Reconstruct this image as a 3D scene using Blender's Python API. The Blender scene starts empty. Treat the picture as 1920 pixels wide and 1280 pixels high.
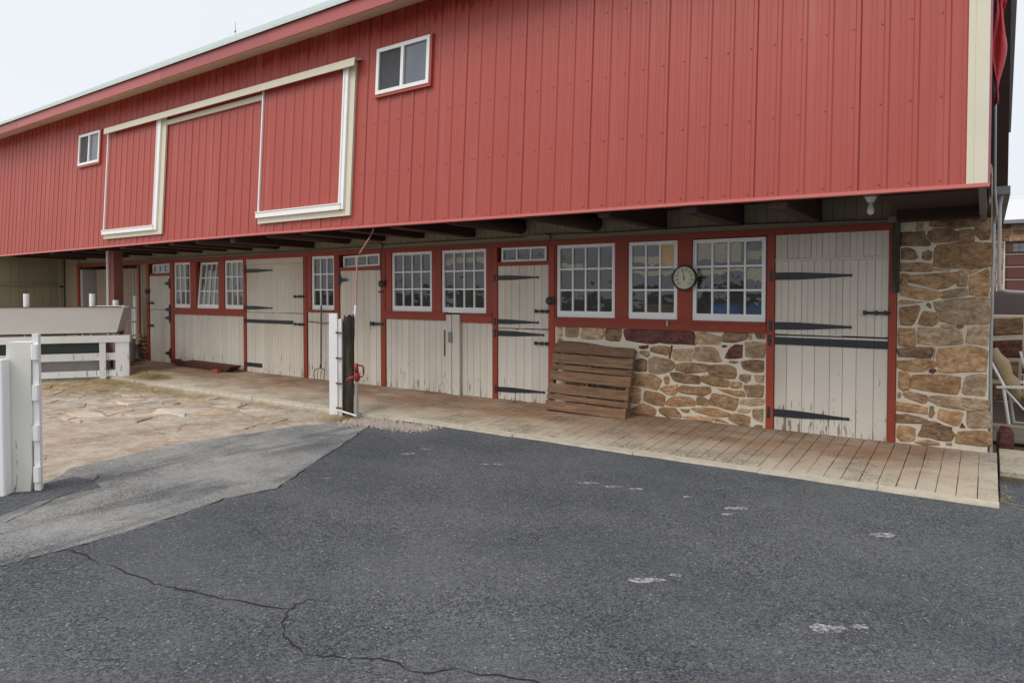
import bpy, math, random
from mathutils import Vector, Matrix
R = math.radians
random.seed(7)
scene = bpy.context.scene
COL = scene.collection
# ------------------------------------------------------------------ camera
YAW = R(34.863); PITCH = R(1.432)
cam = bpy.data.cameras.new('camera'); camo = bpy.data.objects.new('camera', cam); COL.objects.link(camo)
cam.sensor_width = 36; cam.lens = 24.0; cam.clip_start = .05; cam.clip_end = 3000
cam.shift_y = -(640-580)/1920.0
camo.location = (0, -8.27, 1.6); camo.rotation_euler = (R(90)-PITCH, 0, YAW)
scene.camera = camo
# ------------------------------------------------------------------ sky, sun, exposure
SUN_EL, SUN_AZ = R(54), R(200)      # azimuth clockwise from +Y: behind the camera, a little to its left
w = bpy.data.worlds.new('World'); scene.world = w; w.use_nodes = True
nt = w.node_tree; nt.nodes.clear()
out = nt.nodes.new('ShaderNodeOutputWorld'); bg = nt.nodes.new('ShaderNodeBackground')
sky = nt.nodes.new('ShaderNodeTexSky'); sky.sky_type = 'NISHITA'; sky.sun_disc = False
sky.sun_elevation = SUN_EL; sky.sun_rotation = SUN_AZ; sky.dust_density = 6; sky.air_density = 1
hs = nt.nodes.new('ShaderNodeHueSaturation'); hs.inputs['Saturation'].default_value = .35
mx = nt.nodes.new('ShaderNodeMixRGB'); mx.inputs[0].default_value = .9
tc = nt.nodes.new('ShaderNodeTexCoord'); nz = nt.nodes.new('ShaderNodeTexNoise'); nz.inputs['Scale'].default_value = 2.2; nz.inputs['Detail'].default_value = 4
cr = nt.nodes.new('ShaderNodeValToRGB')
cr.color_ramp.elements[0].position = .3; cr.color_ramp.elements[0].color = (7.15, 7.55, 8.1, 1)
cr.color_ramp.elements[1].position = .7; cr.color_ramp.elements[1].color = (7.75, 8.0, 8.4, 1)
L = nt.links
L.new(sky.outputs[0], hs.inputs['Color']); L.new(tc.outputs['Generated'], nz.inputs['Vector']); L.new(nz.outputs['Fac'], cr.inputs[0])
L.new(hs.outputs[0], mx.inputs[1]); L.new(cr.outputs[0], mx.inputs[2]); L.new(mx.outputs[0], bg.inputs['Color'])
bg.inputs['Strength'].default_value = .1
L.new(bg.outputs[0], out.inputs[0])
sl = bpy.data.lights.new('sun', 'SUN'); sl.energy = 1.5; sl.angle = R(35); sl.color = (1, .94, .86)
so = bpy.data.objects.new('sun', sl); COL.objects.link(so)
sd = Vector((math.sin(SUN_AZ)*math.cos(SUN_EL), math.cos(SUN_AZ)*math.cos(SUN_EL), math.sin(SUN_EL)))
so.rotation_euler = sd.to_track_quat('Z', 'Y').to_euler()
scene.view_settings.view_transform = 'Standard'; scene.view_settings.look = 'None'
scene.view_settings.exposure = .30; scene.view_settings.gamma = 1
scene.render.engine = 'CYCLES'
# ------------------------------------------------------------------ material helper
def sr(r, g, b):
    f = lambda c: (c/255/12.92) if c <= 10 else ((c/255+.055)/1.055)**2.4
    return (f(r), f(g), f(b), 1)
class M:
    def __init__(s, name, rough=.7, spec=.5):
        s.m = bpy.data.materials.new(name); s.m.use_nodes = True; s.n = s.m.node_tree.nodes; s.l = s.m.node_tree.links
        s.b = s.n['Principled BSDF']; s.b.inputs['Roughness'].default_value = rough; s.b.inputs['Specular IOR Level'].default_value = spec
        g = s.n.new('ShaderNodeNewGeometry'); s.P = g.outputs['Position']
        s.oi = s.n.new('ShaderNodeObjectInfo').outputs['Random']
    def vec(s, sc=(1, 1, 1), rnd=0):
        mp = s.n.new('ShaderNodeMapping'); mp.inputs['Scale'].default_value = sc; s.l.new(s.P, mp.inputs['Vector'])
        if rnd:
            c = s.n.new('ShaderNodeCombineXYZ'); mm = s.math('MULTIPLY', s.oi, rnd)
            for i in range(3): s.l.new(mm, c.inputs[i])
            s.l.new(c.outputs[0], mp.inputs['Location'])
        return mp.outputs[0]
    def noise(s, scale, sc=(1, 1, 1), det=4, rough=.55, rnd=0, dist=0):
        t = s.n.new('ShaderNodeTexNoise'); t.inputs['Scale'].default_value = scale; t.inputs['Detail'].default_value = det
        t.inputs['Roughness'].default_value = rough; t.inputs['Distortion'].default_value = dist
        s.l.new(s.vec(sc, rnd), t.inputs['Vector']); return t.outputs['Fac']
    def voro(s, scale, sc=(1, 1, 1), feat='F1', outn='Color'):
        t = s.n.new('ShaderNodeTexVoronoi'); t.feature = feat; t.inputs['Scale'].default_value = scale
        s.l.new(s.vec(sc), t.inputs['Vector']); return t.outputs[outn]
    def ramp(s, f, a, b, c0=(0, 0, 0, 1), c1=(1, 1, 1, 1)):
        r = s.n.new('ShaderNodeValToRGB'); e = r.color_ramp.elements
        e[0].position = a; e[1].position = b; e[0].color = c0; e[1].color = c1; s.l.new(f, r.inputs[0]); return r.outputs[0]
    def mix(s, f, a, b, mode='MIX'):
        r = s.n.new('ShaderNodeMixRGB'); r.blend_type = mode
        for i, v in enumerate((f, a, b)):
            if isinstance(v, (int, float)): r.inputs[i].default_value = v if i == 0 else (v, v, v, 1)
            elif isinstance(v, tuple): r.inputs[i].default_value = v
            else: s.l.new(v, r.inputs[i])
        return r.outputs[0]
    def math(s, op, a, b=0.):
        r = s.n.new('ShaderNodeMath'); r.operation = op
        for i, v in enumerate((a, b)):
            if isinstance(v, (int, float)): r.inputs[i].default_value = v
            else: s.l.new(v, r.inputs[i])
        return r.outputs[0]
    def axis(s, i):
        x = s.n.new('ShaderNodeSeparateXYZ'); s.l.new(s.P, x.inputs[0]); return x.outputs[i]
    def rng(s, v, a, b):
        r = s.n.new('ShaderNodeMapRange'); s.l.new(v, r.inputs[0]); r.inputs[1].default_value = a; r.inputs[2].default_value = b; return r.outputs[0]
    def bump(s, h, st=.3, d=.01):
        r = s.n.new('ShaderNodeBump'); r.inputs['Strength'].default_value = st; r.inputs['Distance'].default_value = d
        s.l.new(h, r.inputs['Height']); s.l.new(r.outputs[0], s.b.inputs['Normal'])
    def col(s, c):
        if isinstance(c, tuple): s.b.inputs['Base Color'].default_value = c
        else: s.l.new(c, s.b.inputs['Base Color'])
        return s.m
def c4(r, g, b): return (r, g, b, 1)
def plain(name, c, rough=.6, var=.12, scale=6, sc=(1, 1, 1), bumps=0, rnd=.25, metal=0):
    m = M(name, rough); n = m.noise(scale, sc, 5, rnd=20)
    c0 = tuple(v*(1-var) for v in c[:3])+(1,); c1 = tuple(min(1, v*(1+var)) for v in c[:3])+(1,)
    k = m.mix(n, c0, c1)
    if rnd:
        h = m.math('MULTIPLY', m.math('SUBTRACT', m.oi, .5), rnd); k = m.mix(1.0, k, m.math('ADD', h, 1.0), 'MULTIPLY')
    if bumps: m.bump(m.noise(scale*6, sc, 6), bumps, .004)
    m.b.inputs['Metallic'].default_value = metal
    return m.col(k)
# painted metal siding with drip streaks below the eave
m = M('red siding paint', .42, .5)
f = m.noise(1.2, (1, 1, .25), 4); k = m.mix(f, c4(.36, .057, .040), c4(.415, .076, .055))
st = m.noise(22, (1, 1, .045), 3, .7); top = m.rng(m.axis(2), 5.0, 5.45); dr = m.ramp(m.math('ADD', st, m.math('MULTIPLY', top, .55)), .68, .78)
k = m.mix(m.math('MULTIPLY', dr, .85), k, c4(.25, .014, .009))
k = m.mix(m.ramp(m.noise(2.5, (1, 1, .08), 5), .55, .8), k, c4(.44, .115, .095))
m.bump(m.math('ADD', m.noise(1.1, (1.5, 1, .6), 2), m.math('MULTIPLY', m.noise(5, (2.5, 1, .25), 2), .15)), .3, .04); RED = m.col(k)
REDTRIM = plain('barn red trim paint', c4(.29, .040, .015), .55, .22, 5, (1, 1, .3), .15)
def worn(name, c, lo, amt=1.0, gz=.5):
    m = M(name, .6, .35); n = m.noise(2.2, (1, 1, .5), 4, rnd=30)
    k = m.mix(n, tuple(v*.9 for v in c[:3])+(1,), tuple(min(1, v*1.06) for v in c[:3])+(1,))
    k = m.mix(1.0, k, m.math('ADD', m.math('MULTIPLY', m.oi, .12), .93), 'MULTIPLY')
    dirt = m.ramp(m.noise(1.3, (1, 1, .6), 5), .5, .8); k = m.mix(m.math('MULTIPLY', dirt, .28), k, c4(.36, .27, .18))
    low = m.rng(m.axis(2), gz, -.05); pe = m.noise(22, (1, 1, .16), 5, .65, 5)
    pm = m.ramp(m.math('ADD', pe, m.math('MULTIPLY', low, .15*amt)), lo, lo+.035)
    k = m.mix(m.math('MULTIPLY', pm, .85), k, m.mix(m.noise(40), c4(.10, .07, .045), c4(.26, .20, .15)))
    sp = m.ramp(m.noise(55, (1, 1, .5), 2), .74, .78); k = m.mix(m.math('MULTIPLY', sp, .5), k, c4(.2, .15, .11))
    m.bump(m.math('SUBTRACT', m.noise(30, (1, 1, .05), 4), m.math('MULTIPLY', pm, .6)), .3, .004)
    return m.col(k)
BEIGE = worn('beige board paint', c4(.68, .625, .54), .71)
BEIGEDRY = worn('weathered beige board paint', c4(.68, .63, .555), .665, .9)
BEIGESHADE = worn('beige paint with overhang shade', c4(.31, .27, .18), .76)  # board beige made darker: shade under the overhang put into the colour
WHITE = plain('white paint', c4(.86, .86, .85), .45, .06, 8, bumps=.1, rnd=.06)
WHITEWORN = worn('worn white paint', c4(.80, .80, .78), .69, .7, .9)
OLDWHITE = worn('aged white paint', c4(.78, .76, .69), .715, .8, .6)
CREAM = plain('cream trim paint', c4(.66, .62, .49), .45, .06, 4, rnd=.05)
SOFFIT = plain('tan soffit', c4(.70, .60, .43), .5, .08, 4, rnd=.12)
IRON = plain('black iron', c4(.022, .025, .029), .45, .4, 30, bumps=.3, rnd=.2)
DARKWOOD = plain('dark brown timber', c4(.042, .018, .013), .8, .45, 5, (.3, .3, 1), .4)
BROWNPOST = plain('brown painted post', c4(.22, .075, .055), .7, .3, 6, (1, 1, .3), .3)
ROOF = plain('pale metal roof', c4(.50, .56, .53), .4, .08, 3)
BOARD_REFLECT = plain('tan board and reflection', c4(.70, .49, .27), .7, .25, 9, bumps=.5)  # tan pane board, shared with the patches that imitate warm reflections
GREY = plain('grey metal', c4(.22, .23, .24), .5, .15, 12)
GALV = plain('galvanised pipe', c4(.38, .39, .40), .4, .15, 20, metal=.6)
COPPER = plain('copper pipe', c4(.52, .25, .19), .45, .15, 14, metal=.3)
CRED = plain('red enamel', c4(.24, .022, .017), .5, .3, 25, bumps=.2)
DARK = plain('interior wall', c4(.10, .095, .09), .9, .3, 3)
CONC = plain('rendered concrete', c4(.48, .45, .41), .85, .12, 5, bumps=.25)
def wood(name, a, b, rough=.75, vert=False):
    m = M(name, rough, .3); n = m.noise(5, (6, 6, .5) if vert else (.6, 6, 6), 6, .6, 40, .5); k = m.mix(m.ramp(n, .3, .7), a, b)
    k = m.mix(1.0, k, m.math('ADD', m.math('MULTIPLY', m.oi, .5), .72), 'MULTIPLY')
    m.bump(m.noise(12, (8, 8, .4) if vert else (.5, 8, 8), 5), .8, .006); return m.col(k)
PALLET = wood('weathered pallet wood', c4(.115, .062, .034), c4(.26, .155, .09))
OLDPOST = wood('old dark post wood', c4(.016, .015, .011), c4(.10, .085, .06), .85, True)
STEPWOOD = wood('grey step timber', c4(.22, .19, .15), c4(.42, .38, .31))
def stone(name, a, b, stain=.5):
    m = M(name, .88, .2); n = m.noise(7, (1, 1, 1.8), 8, .72, 40)
    k = m.mix(m.ramp(n, .40, .60), a, b); k = m.mix(1.0, k, m.math('ADD', m.math('MULTIPLY', m.oi, .5), .74), 'MULTIPLY')
    k = m.mix(m.math('MULTIPLY', m.ramp(m.noise(24, (1, 1, 1.5), 5, .7, 20), .46, .58), .6), k, m.mix(1.0, k, c4(.55, .47, .40), 'MULTIPLY'))
    k = m.mix(m.math('MULTIPLY', m.ramp(m.noise(5, (1, 1, 1.4), 6, .75, 60), .58, .70), stain), k, c4(.06, .045, .035))
    k = m.mix(m.math('MULTIPLY', m.ramp(m.noise(60, (1, 1, 1), 4, .7), .60, .70), .5), k, c4(.58, .47, .35))
    m.bump(m.noise(16, (1, 1, 2.2), 10, .7, 40), 1.0, .018); return m.col(k)
ST_TAN = stone('tan sandstone', c4(.38, .265, .16), c4(.62, .47, .32), .4)
ST_OR = stone('orange sandstone', c4(.35, .20, .10), c4(.58, .38, .22), .4)
ST_BR = stone('brown sandstone', c4(.21, .13, .08), c4(.42, .28, .175), .6)
ST_PU = stone('purple sandstone', c4(.11, .045, .04), c4(.19, .085, .075), .3)
m = M('pale mortar', .9, .2); k = m.mix(m.noise(8, (1, 1, 1), 6), c4(.62, .535, .41), c4(.82, .755, .62)); m.bump(m.noise(26, (1, 1, 1), 9, .75), 1.0, .014); MORTAR = m.col(k)
# old window glass: mirror part by Fresnel, the rest clear, a film of dust
def glass(name, dirt):
    m = bpy.data.materials.new(name); m.use_nodes = True; n = m.node_tree.nodes; l = m.node_tree.links; n.clear()
    o = n.new('ShaderNodeOutputMaterial'); fr = n.new('ShaderNodeFresnel'); fr.inputs['IOR'].default_value = 1.8
    gl = n.new('ShaderNodeBsdfGlossy'); gl.inputs['Roughness'].default_value = .015
    tr = n.new('ShaderNodeBsdfTransparent'); tr.inputs[0].default_value = (.86, .9, .88, 1)
    df = n.new('ShaderNodeBsdfDiffuse'); df.inputs[0].default_value = (.36, .37, .35, 1)
    m1 = n.new('ShaderNodeMixShader'); m2 = n.new('ShaderNodeMixShader')
    g = n.new('ShaderNodeNewGeometry'); oi = n.new('ShaderNodeObjectInfo'); mp = n.new('ShaderNodeMapping'); c = n.new('ShaderNodeCombineXYZ')
    mu = n.new('ShaderNodeMath'); mu.operation = 'MULTIPLY'; mu.inputs[1].default_value = 50
    l.new(oi.outputs['Random'], mu.inputs[0])
    for i in range(3): l.new(mu.outputs[0], c.inputs[i])
    l.new(g.outputs['Position'], mp.inputs['Vector']); l.new(c.outputs[0], mp.inputs['Location'])
    nz = n.new('ShaderNodeTexNoise'); nz.inputs['Scale'].default_value = 5; nz.inputs['Detail'].default_value = 2; l.new(mp.outputs[0], nz.inputs['Vector'])
    bp = n.new('ShaderNodeBump'); bp.inputs['Strength'].default_value = .35; bp.inputs['Distance'].default_value = .008
    l.new(nz.outputs['Fac'], bp.inputs['Height']); l.new(bp.outputs[0], gl.inputs['Normal'])
    n2 = n.new('ShaderNodeTexNoise'); n2.inputs['Scale'].default_value = 3.5; n2.inputs['Detail'].default_value = 6; l.new(mp.outputs[0], n2.inputs['Vector'])
    mr = n.new('ShaderNodeMapRange'); mr.inputs[1].default_value = .3; mr.inputs[2].default_value = .8; mr.inputs[3].default_value = dirt*.5; mr.inputs[4].default_value = min(1, dirt*1.6)
    l.new(n2.outputs['Fac'], mr.inputs[0])
    l.new(mr.outputs[0], m1.inputs[0]); l.new(tr.outputs[0], m1.inputs[1]); l.new(df.outputs[0], m1.inputs[2])
    bf = n.new('ShaderNodeMath'); bf.operation = 'SUBTRACT'; bf.inputs[0].default_value = 1; l.new(g.outputs['Backfacing'], bf.inputs[1]); fm = n.new('ShaderNodeMath'); fm.operation = 'MULTIPLY'; l.new(fr.outputs[0], fm.inputs[0]); l.new(bf.outputs[0], fm.inputs[1]); l.new(fm.outputs[0], m2.inputs[0]); l.new(m1.outputs[0], m2.inputs[1]); l.new(gl.outputs[0], m2.inputs[2]); l.new(m2.outputs[0], o.inputs[0])
    return m
GLASS = glass('old window glass', .06); GLASSD = glass('dusty window glass', .32)
# ground materials
def asphalt(name, a, b, light, la=.5, streak=0.):
    m = M(name, .92, .25)
    v = m.voro(135); bw = m.n.new('ShaderNodeRGBToBW'); m.l.new(v, bw.inputs[0]); ag = bw.outputs[0]
    v3 = m.voro(80); b3 = m.n.new('ShaderNodeRGBToBW'); m.l.new(v3, b3.inputs[0]); ag = m.math('ADD', m.math('MULTIPLY', ag, .6), m.math('MULTIPLY', b3.outputs[0], .4))
    k = m.mix(m.ramp(ag, .32, .68), a, b)
    k = m.mix(m.math('MULTIPLY', m.ramp(m.noise(1.1, (1, 1, 1), 8, .68), .38, .66), la), k, light)
    k = m.mix(m.math('MULTIPLY', m.ramp(m.noise(.5, (1, 1.6, 1), 6, .6), .42, .66), .8), k, m.mix(1.0, k, c4(.62, .65, .71), 'MULTIPLY'))
    k = m.mix(m.math('MULTIPLY', m.ramp(m.noise(28, (1, 1, 1), 4, .7), .4, .7), .45), k, m.mix(1.0, k, c4(1.5, 1.5, 1.47), 'MULTIPLY'))
    if streak: k = m.mix(m.math('MULTIPLY', m.ramp(m.noise(1.0, (2.6, .45, 1), 7, .65, 0, .8), .50, .62), streak), k, m.mix(1.0, k, c4(.52, .53, .55), 'MULTIPLY'))
    k = m.mix(m.math('MULTIPLY', m.ramp(m.noise(2.3, (1, 1, 1), 6, .7, 0, 1.0), .60, .72), .55), k, m.mix(1.0, k, c4(.66, .67, .70), 'MULTIPLY'))
    v2 = m.voro(105); b2 = m.n.new('ShaderNodeRGBToBW'); m.l.new(v2, b2.inputs[0]); k = m.mix(m.math('MULTIPLY', m.ramp(b2.outputs[0], .89, .92), .6), k, c4(.42, .415, .40))
    m.bump(m.math('ADD', m.math('MULTIPLY', ag, .7), m.noise(50, (1, 1, 1), 6, .7)), .8, .008); return m.col(k)
ASPH = asphalt('dark asphalt', c4(.031, .034, .038), c4(.148, .155, .166), c4(.125, .130, .138))
APRON = asphalt('worn pale asphalt', c4(.065, .067, .068), c4(.30, .30, .292), c4(.37, .365, .345), .75, .8)
m = M('walkway concrete', .9, .25)
k = m.mix(m.noise(3, (1, 1, 1), 6, .65), c4(.37, .315, .235), c4(.58, .515, .41))
br = m.math('MULTIPLY', m.math('MULTIPLY', m.rng(m.axis(1), -1.45, -.7), m.rng(m.axis(0), .1, -.5)), m.ramp(m.noise(1.1, (.6, 1.6, 1), 6, .7), .2, .55)); k = m.mix(m.math('MULTIPLY', br, .9), k, c4(.255, .14, .08))
dk = m.math('MULTIPLY', m.ramp(m.noise(1.3, (1, 1.3, 1), 9, .75), .44, .62), m.ramp(m.noise(38, (1, 1, 1), 6, .78), .40, .60)); k = m.mix(m.math('MULTIPLY', dk, .9), k, c4(.075, .064, .052))
gr = m.ramp(m.noise(1.6, (1, 1, 1), 4), .62, .78); k = m.mix(m.math('MULTIPLY', gr, .25), k, c4(.26, .25, .10))
m.bump(m.noise(60, (1, 1, 1), 8, .75), .7, .008); WALK = m.col(k)
m = M('walkway bed dirt', .95, .1); WALKBED = m.col(m.mix(m.noise(12), c4(.07, .058, .045), c4(.19, .155, .12)))
m = M('paddock ground', .95, .15)
k = m.mix(m.ramp(m.noise(1.3, (1, 1, 1), 10, .75), .36, .64), c4(.30, .24, .185), c4(.62, .54, .45))
k = m.mix(m.math('MULTIPLY', m.ramp(m.noise(2.1, (1, 1, 1), 8, .7), .48, .66), .65), k, c4(.43, .285, .20))
k = m.mix(m.math('MULTIPLY', m.ramp(m.noise(6, (1, 1, 1), 9, .75), .5, .62), .75), k, c4(.62, .57, .49))
k = m.mix(m.math('MULTIPLY', m.ramp(m.noise(4.2, (1, 1, 1), 9, .78, 0, .6), .60, .68), .7), k, c4(.12, .09, .065))
w1 = m.n.new('ShaderNodeTexVoronoi'); w1.feature = 'DISTANCE_TO_EDGE'; w1.inputs['Scale'].default_value = .75
nv = m.n.new('ShaderNodeTexNoise'); nv.inputs['Scale'].default_value = 2.5; nv.inputs['Detail'].default_value = 6; m.l.new(m.P, nv.inputs['Vector'])
va = m.n.new('ShaderNodeVectorMath'); va.operation = 'MULTIPLY_ADD'; va.inputs[1].default_value = (.7, .7, 0); m.l.new(nv.outputs['Color'], va.inputs[0]); m.l.new(m.P, va.inputs[2]); m.l.new(va.outputs[0], w1.inputs['Vector'])
k = m.mix(m.math('MULTIPLY', m.ramp(w1.outputs['Distance'], .002, .009, c4(1, 1, 1), c4(0, 0, 0)), m.ramp(m.noise(1.7), .45, .6)), k, c4(.07, .055, .04))
m.bump(m.noise(6, (1, 1, 1), 12, .75), 1.0, .05); PADD = m.col(k)
def slabm(name, a, b):
    m = M(name, .9, .2); k = m.mix(m.ramp(m.noise(6, (1, 1, 1), 8, .7, 30), .3, .7), a, b); k = m.mix(1.0, k, m.math('ADD', m.math('MULTIPLY', m.oi, .5), .75), 'MULTIPLY')
    m.bump(m.noise(14, (1, 1, 1), 8, .7), .8, .015); return m.col(k)
SLABS = [slabm('grey flagstone', c4(.26, .225, .18), c4(.54, .49, .42)), slabm('tan flagstone', c4(.34, .25, .175), c4(.58, .47, .35)), slabm('pale flagstone', c4(.40, .36, .30), c4(.63, .57, .48))]
CRACK = plain('crack dirt', c4(.016, .014, .012), .95, .4, 30)
SOIL = plain('bare soil', c4(.12, .085, .06), .95, .3, 5, bumps=.6)
MULCH = plain('dark mulch', c4(.055, .03, .024), .95, .6, 25, bumps=1)
STRAW = plain('straw', c4(.44, .33, .15), .8, .35, 3, rnd=0)
GRAVEL = plain('gravel', c4(.42, .36, .31), .9, .5, 45, rnd=0)
CUSH = plain('tan cushion fabric', c4(.38, .28, .16), .85, .15, 5, bumps=.3)
BLUE = plain('blue plastic', c4(.05, .22, .62), .4, .1, 4)
HILL = plain('far hill', c4(.05, .06, .045), .95, .4, .1)
# ------------------------------------------------------------------ mesh helper
class MB:
    def __init__(s): s.v = []; s.f = []
    def box(s, x0, x1, y0, y1, z0, z1, mat=None):
        b = len(s.v); P = [(x0, y0, z0), (x1, y0, z0), (x1, y1, z0), (x0, y1, z0), (x0, y0, z1), (x1, y0, z1), (x1, y1, z1), (x0, y1, z1)]
        s.v += [tuple(mat @ Vector(p)) if mat else p for p in P]
        s.f += [tuple(b+i for i in q) for q in ((3, 2, 1, 0), (4, 5, 6, 7), (0, 1, 5, 4), (1, 2, 6, 5), (2, 3, 7, 6), (3, 0, 4, 7))]; return s
    def prism(s, prof, vec, close=True):     # polygon of 3D points swept by vec
        b = len(s.v); n = len(prof); s.v += [tuple(p) for p in prof]+[tuple(Vector(p)+Vector(vec)) for p in prof]
        s.f += [(b+i, b+(i+1) % n, b+n+(i+1) % n, b+n+i) for i in range(n)]
        if close: s.f += [tuple(b+i for i in reversed(range(n))), tuple(b+n+i for i in range(n))]
        return s
    def tube(s, pts, r, n=8, cap=True):
        b = len(s.v); pts = [Vector(p) for p in pts]; rs = r if isinstance(r, (list, tuple)) else [r]*len(pts)
        for i, p in enumerate(pts):
            d = (pts[min(i+1, len(pts)-1)]-pts[max(i-1, 0)]).normalized(); a = Vector((0, 0, 1)) if abs(d.z) < .9 else Vector((1, 0, 0))
            u = d.cross(a).normalized(); q = d.cross(u)
            for k in range(n): t = 2*math.pi*k/n; s.v.append(tuple(p+(u*math.cos(t)+q*math.sin(t))*rs[i]))
        for i in range(len(pts)-1):
            for k in range(n): s.f.append((b+i*n+k, b+i*n+(k+1) % n, b+(i+1)*n+(k+1) % n, b+(i+1)*n+k))
        if cap: s.f += [tuple(b+k for k in range(n)), tuple(b+(len(pts)-1)*n+k for k in reversed(range(n)))]
        return s
    def obj(s, name, mat, parent=None, smooth=False):
        me = bpy.data.meshes.new(name); me.from_pydata(s.v, [], s.f); me.update()
        import bmesh
        bm = bmesh.new(); bm.from_mesh(me); bmesh.ops.recalc_face_normals(bm, faces=bm.faces); bm.to_mesh(me); bm.free()
        if smooth: me.polygons.foreach_set('use_smooth', [True]*len(me.polygons))
        me.materials.append(mat); o = bpy.data.objects.new(name, me); COL.objects.link(o)
        if parent: o.parent = parent
        return o
def empty(name, label=None, cat=None, loc=(0, 0, 0), rz=0, group=None, parent=None):
    o = bpy.data.objects.new(name, None); COL.objects.link(o); o.location = loc; o.rotation_euler = (0, 0, rz); o.empty_display_size = .1
    if label: o['label'] = label; o['category'] = cat
    if group: o['group'] = group
    if parent: o.parent = parent
    return o
def tag(o, label, cat, group=None):
    o['label'] = label; o['category'] = cat
    if group: o['group'] = group
    return o
def kind(o, k='structure', label=None):
    o['kind'] = k
    if label: o['label'] = label
    return o
def dup(o, parent=None):
    c = o.copy(); COL.objects.link(c); c.parent = parent
    for ch in list(o.children): dup(ch, c)
    return c
def bx(name, mat, parent, *a): return MB().box(*a).obj(name, mat, parent)
def bevbox(name, mat, parent, x0, x1, y0, y1, z0, z1, b=.008):   # box with chamfered edges on its -Y face
    m = MB()
    prof = [(x0, y1, z0), (x0, y0+b, z0), (x0+b, y0, z0), (x1-b, y0, z0), (x1, y0+b, z0), (x1, y1, z0)]
    return m.prism(prof, (0, 0, z1-z0)).obj(name, mat, parent)
def arc(cx, cy, r, a0, a1, n): return [(cx+r*math.cos(a0+(a1-a0)*i/n), cy+r*math.sin(a0+(a1-a0)*i/n)) for i in range(n+1)]
# ------------------------------------------------------------------ the setting: ground, asphalt, walkway, paddock
kind(MB().box(-400, 400, -400, 400, -1.0, -.27).obj('ground', plain('dark field soil', c4(.05, .045, .035), .95, .3, 3)), label='bare soil under and around the yard')
def sheet(name, pts, z, th, mat, cell=.35, amp=0., seed=1):
    rnd = random.Random(seed); m = MB(); m.prism([(x, y, z-th) for x, y in pts], (0, 0, th)); return m.obj(name, mat)
SEAM = [(-6.62, -1.95), (-6.45, -2.25), (-6.28, -2.53), (-6.1, -2.83), (-5.94, -3.1), (-5.7, -3.55), (-5.43, -4.0), (-5.22, -4.35), (-5.1, -4.56), (-5.2, -5.0), (-5.12, -5.4), (-5.06, -5.81), (-5.04, -6.23), (-5.08, -6.62), (-5.1, -8), (-5.3, -12)]
asph = kind(sheet('asphalt', [(.112, -1.45), (.112, -.62), (60, -.62), (60, -70), (-5.6, -70)]+SEAM[::-1]+[(-6.5, -1.7), (-5.9, -1.5), (-5, -1.45)], -.12, .12, ASPH), label='dark asphalt yard in front of the barn')
DIRT = [(-7.0, -1.95), (-7.1, -2.27), (-7.3, -2.63), (-7.44, -3.45), (-7.57, -4.17), (-7.42, -4.92), (-7.38, -5.28), (-7.14, -5.47), (-6.9, -5.75), (-6.95, -6.4), (-7.8, -9), (-8, -12)]
apron = kind(sheet('asphalt_apron', [(x+.05, y) for x, y in SEAM]+DIRT[::-1], -.126, .1, APRON), label='worn pale asphalt strip between dark yard and paddock')
padd = kind(sheet('paddock_ground', [(-6.6, -1.5), (-17.2, -1.2), (-40, -1.2), (-40, -30), (-7.5, -30)]+[(x+.12, y) for x, y in DIRT[::-1]], -.165, .1, PADD), label='tan broken ground of the paddock')
def ribbon(pts, wd, z, seed, name, parent, mat=CRACK, sub=6):
    rnd = random.Random(seed); P = []
    for a, b in zip(pts[:-1], pts[1:]):
        for i in range(sub): t = i/sub; P.append((a[0]+(b[0]-a[0])*t+rnd.uniform(-1, 1)*.014, a[1]+(b[1]-a[1])*t+rnd.uniform(-1, 1)*.014))
    P.append(pts[-1]); m = MB()
    for i, p in enumerate(P):
        q = P[min(i+1, len(P)-1)]; o = P[max(i-1, 0)]; d = Vector((q[0]-o[0], q[1]-o[1])).normalized(); n = Vector((-d.y, d.x)); k = wd*(.25+.75*abs(math.sin(i*.37+seed)))*rnd.uniform(.3, 1.0)*(.25 if i in (0, len(P)-1) else 1)
        m.v += [(p[0]+n.x*k, p[1]+n.y*k, z), (p[0]-n.x*k, p[1]-n.y*k, z)]
    m.f = [(2*i, 2*i+1, 2*i+3, 2*i+2) for i in range(len(P)-1)]
    return m.obj(name, mat, parent)
MB().prism([(x, y, -.14) for x, y in ((-6.1, -6.5), (-6.26, -6.23), (-6.41, -5.92), (-6.42, -5.42), (-6.7, -5.36), (-7.0, -5.4), (-6.95, -5.75), (-6.93, -6.1), (-6.95, -6.5))], (0, 0, .017)).obj('asphalt_patch', ASPH, apron)
ribbon(SEAM, .014, -.1165, 3, 'crack', asph)
ribbon([(-5.04, -6.24), (-4.6, -6.234), (-4.02, -6.198), (-3.81, -6.155), (-3.43, -6.06), (-3.08, -5.95)], .009, -.1165, 4, 'crack', asph)
ribbon([(-3.09, -5.80), (-3.11, -5.875), (-3.08, -5.95), (-2.987, -6.087), (-2.784, -6.175), (-2.6, -6.196), (-2.47, -6.126), (-2.28, -6.02), (-2.075, -6.01), (-1.976, -5.9), (-1.62, -5.775), (-1.2, -5.75)], .007, -.1165, 5, 'crack', asph)
ribbon([(-2.95, -5.78), (-3.02, -5.79), (-3.09, -5.80)], .004, -.1165, 6, 'crack', asph)
ribbon([(-6.0, -6.3), (-6.3, -5.9), (-6.6, -5.45), (-6.9, -5.2)], .008, -.1225, 8, 'crack', apron)
ribbon([(.10, -1.62), (.35, -1.6), (.8, -1.75), (1.6, -1.7)], .006, -.1165, 9, 'crack', asph)
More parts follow.
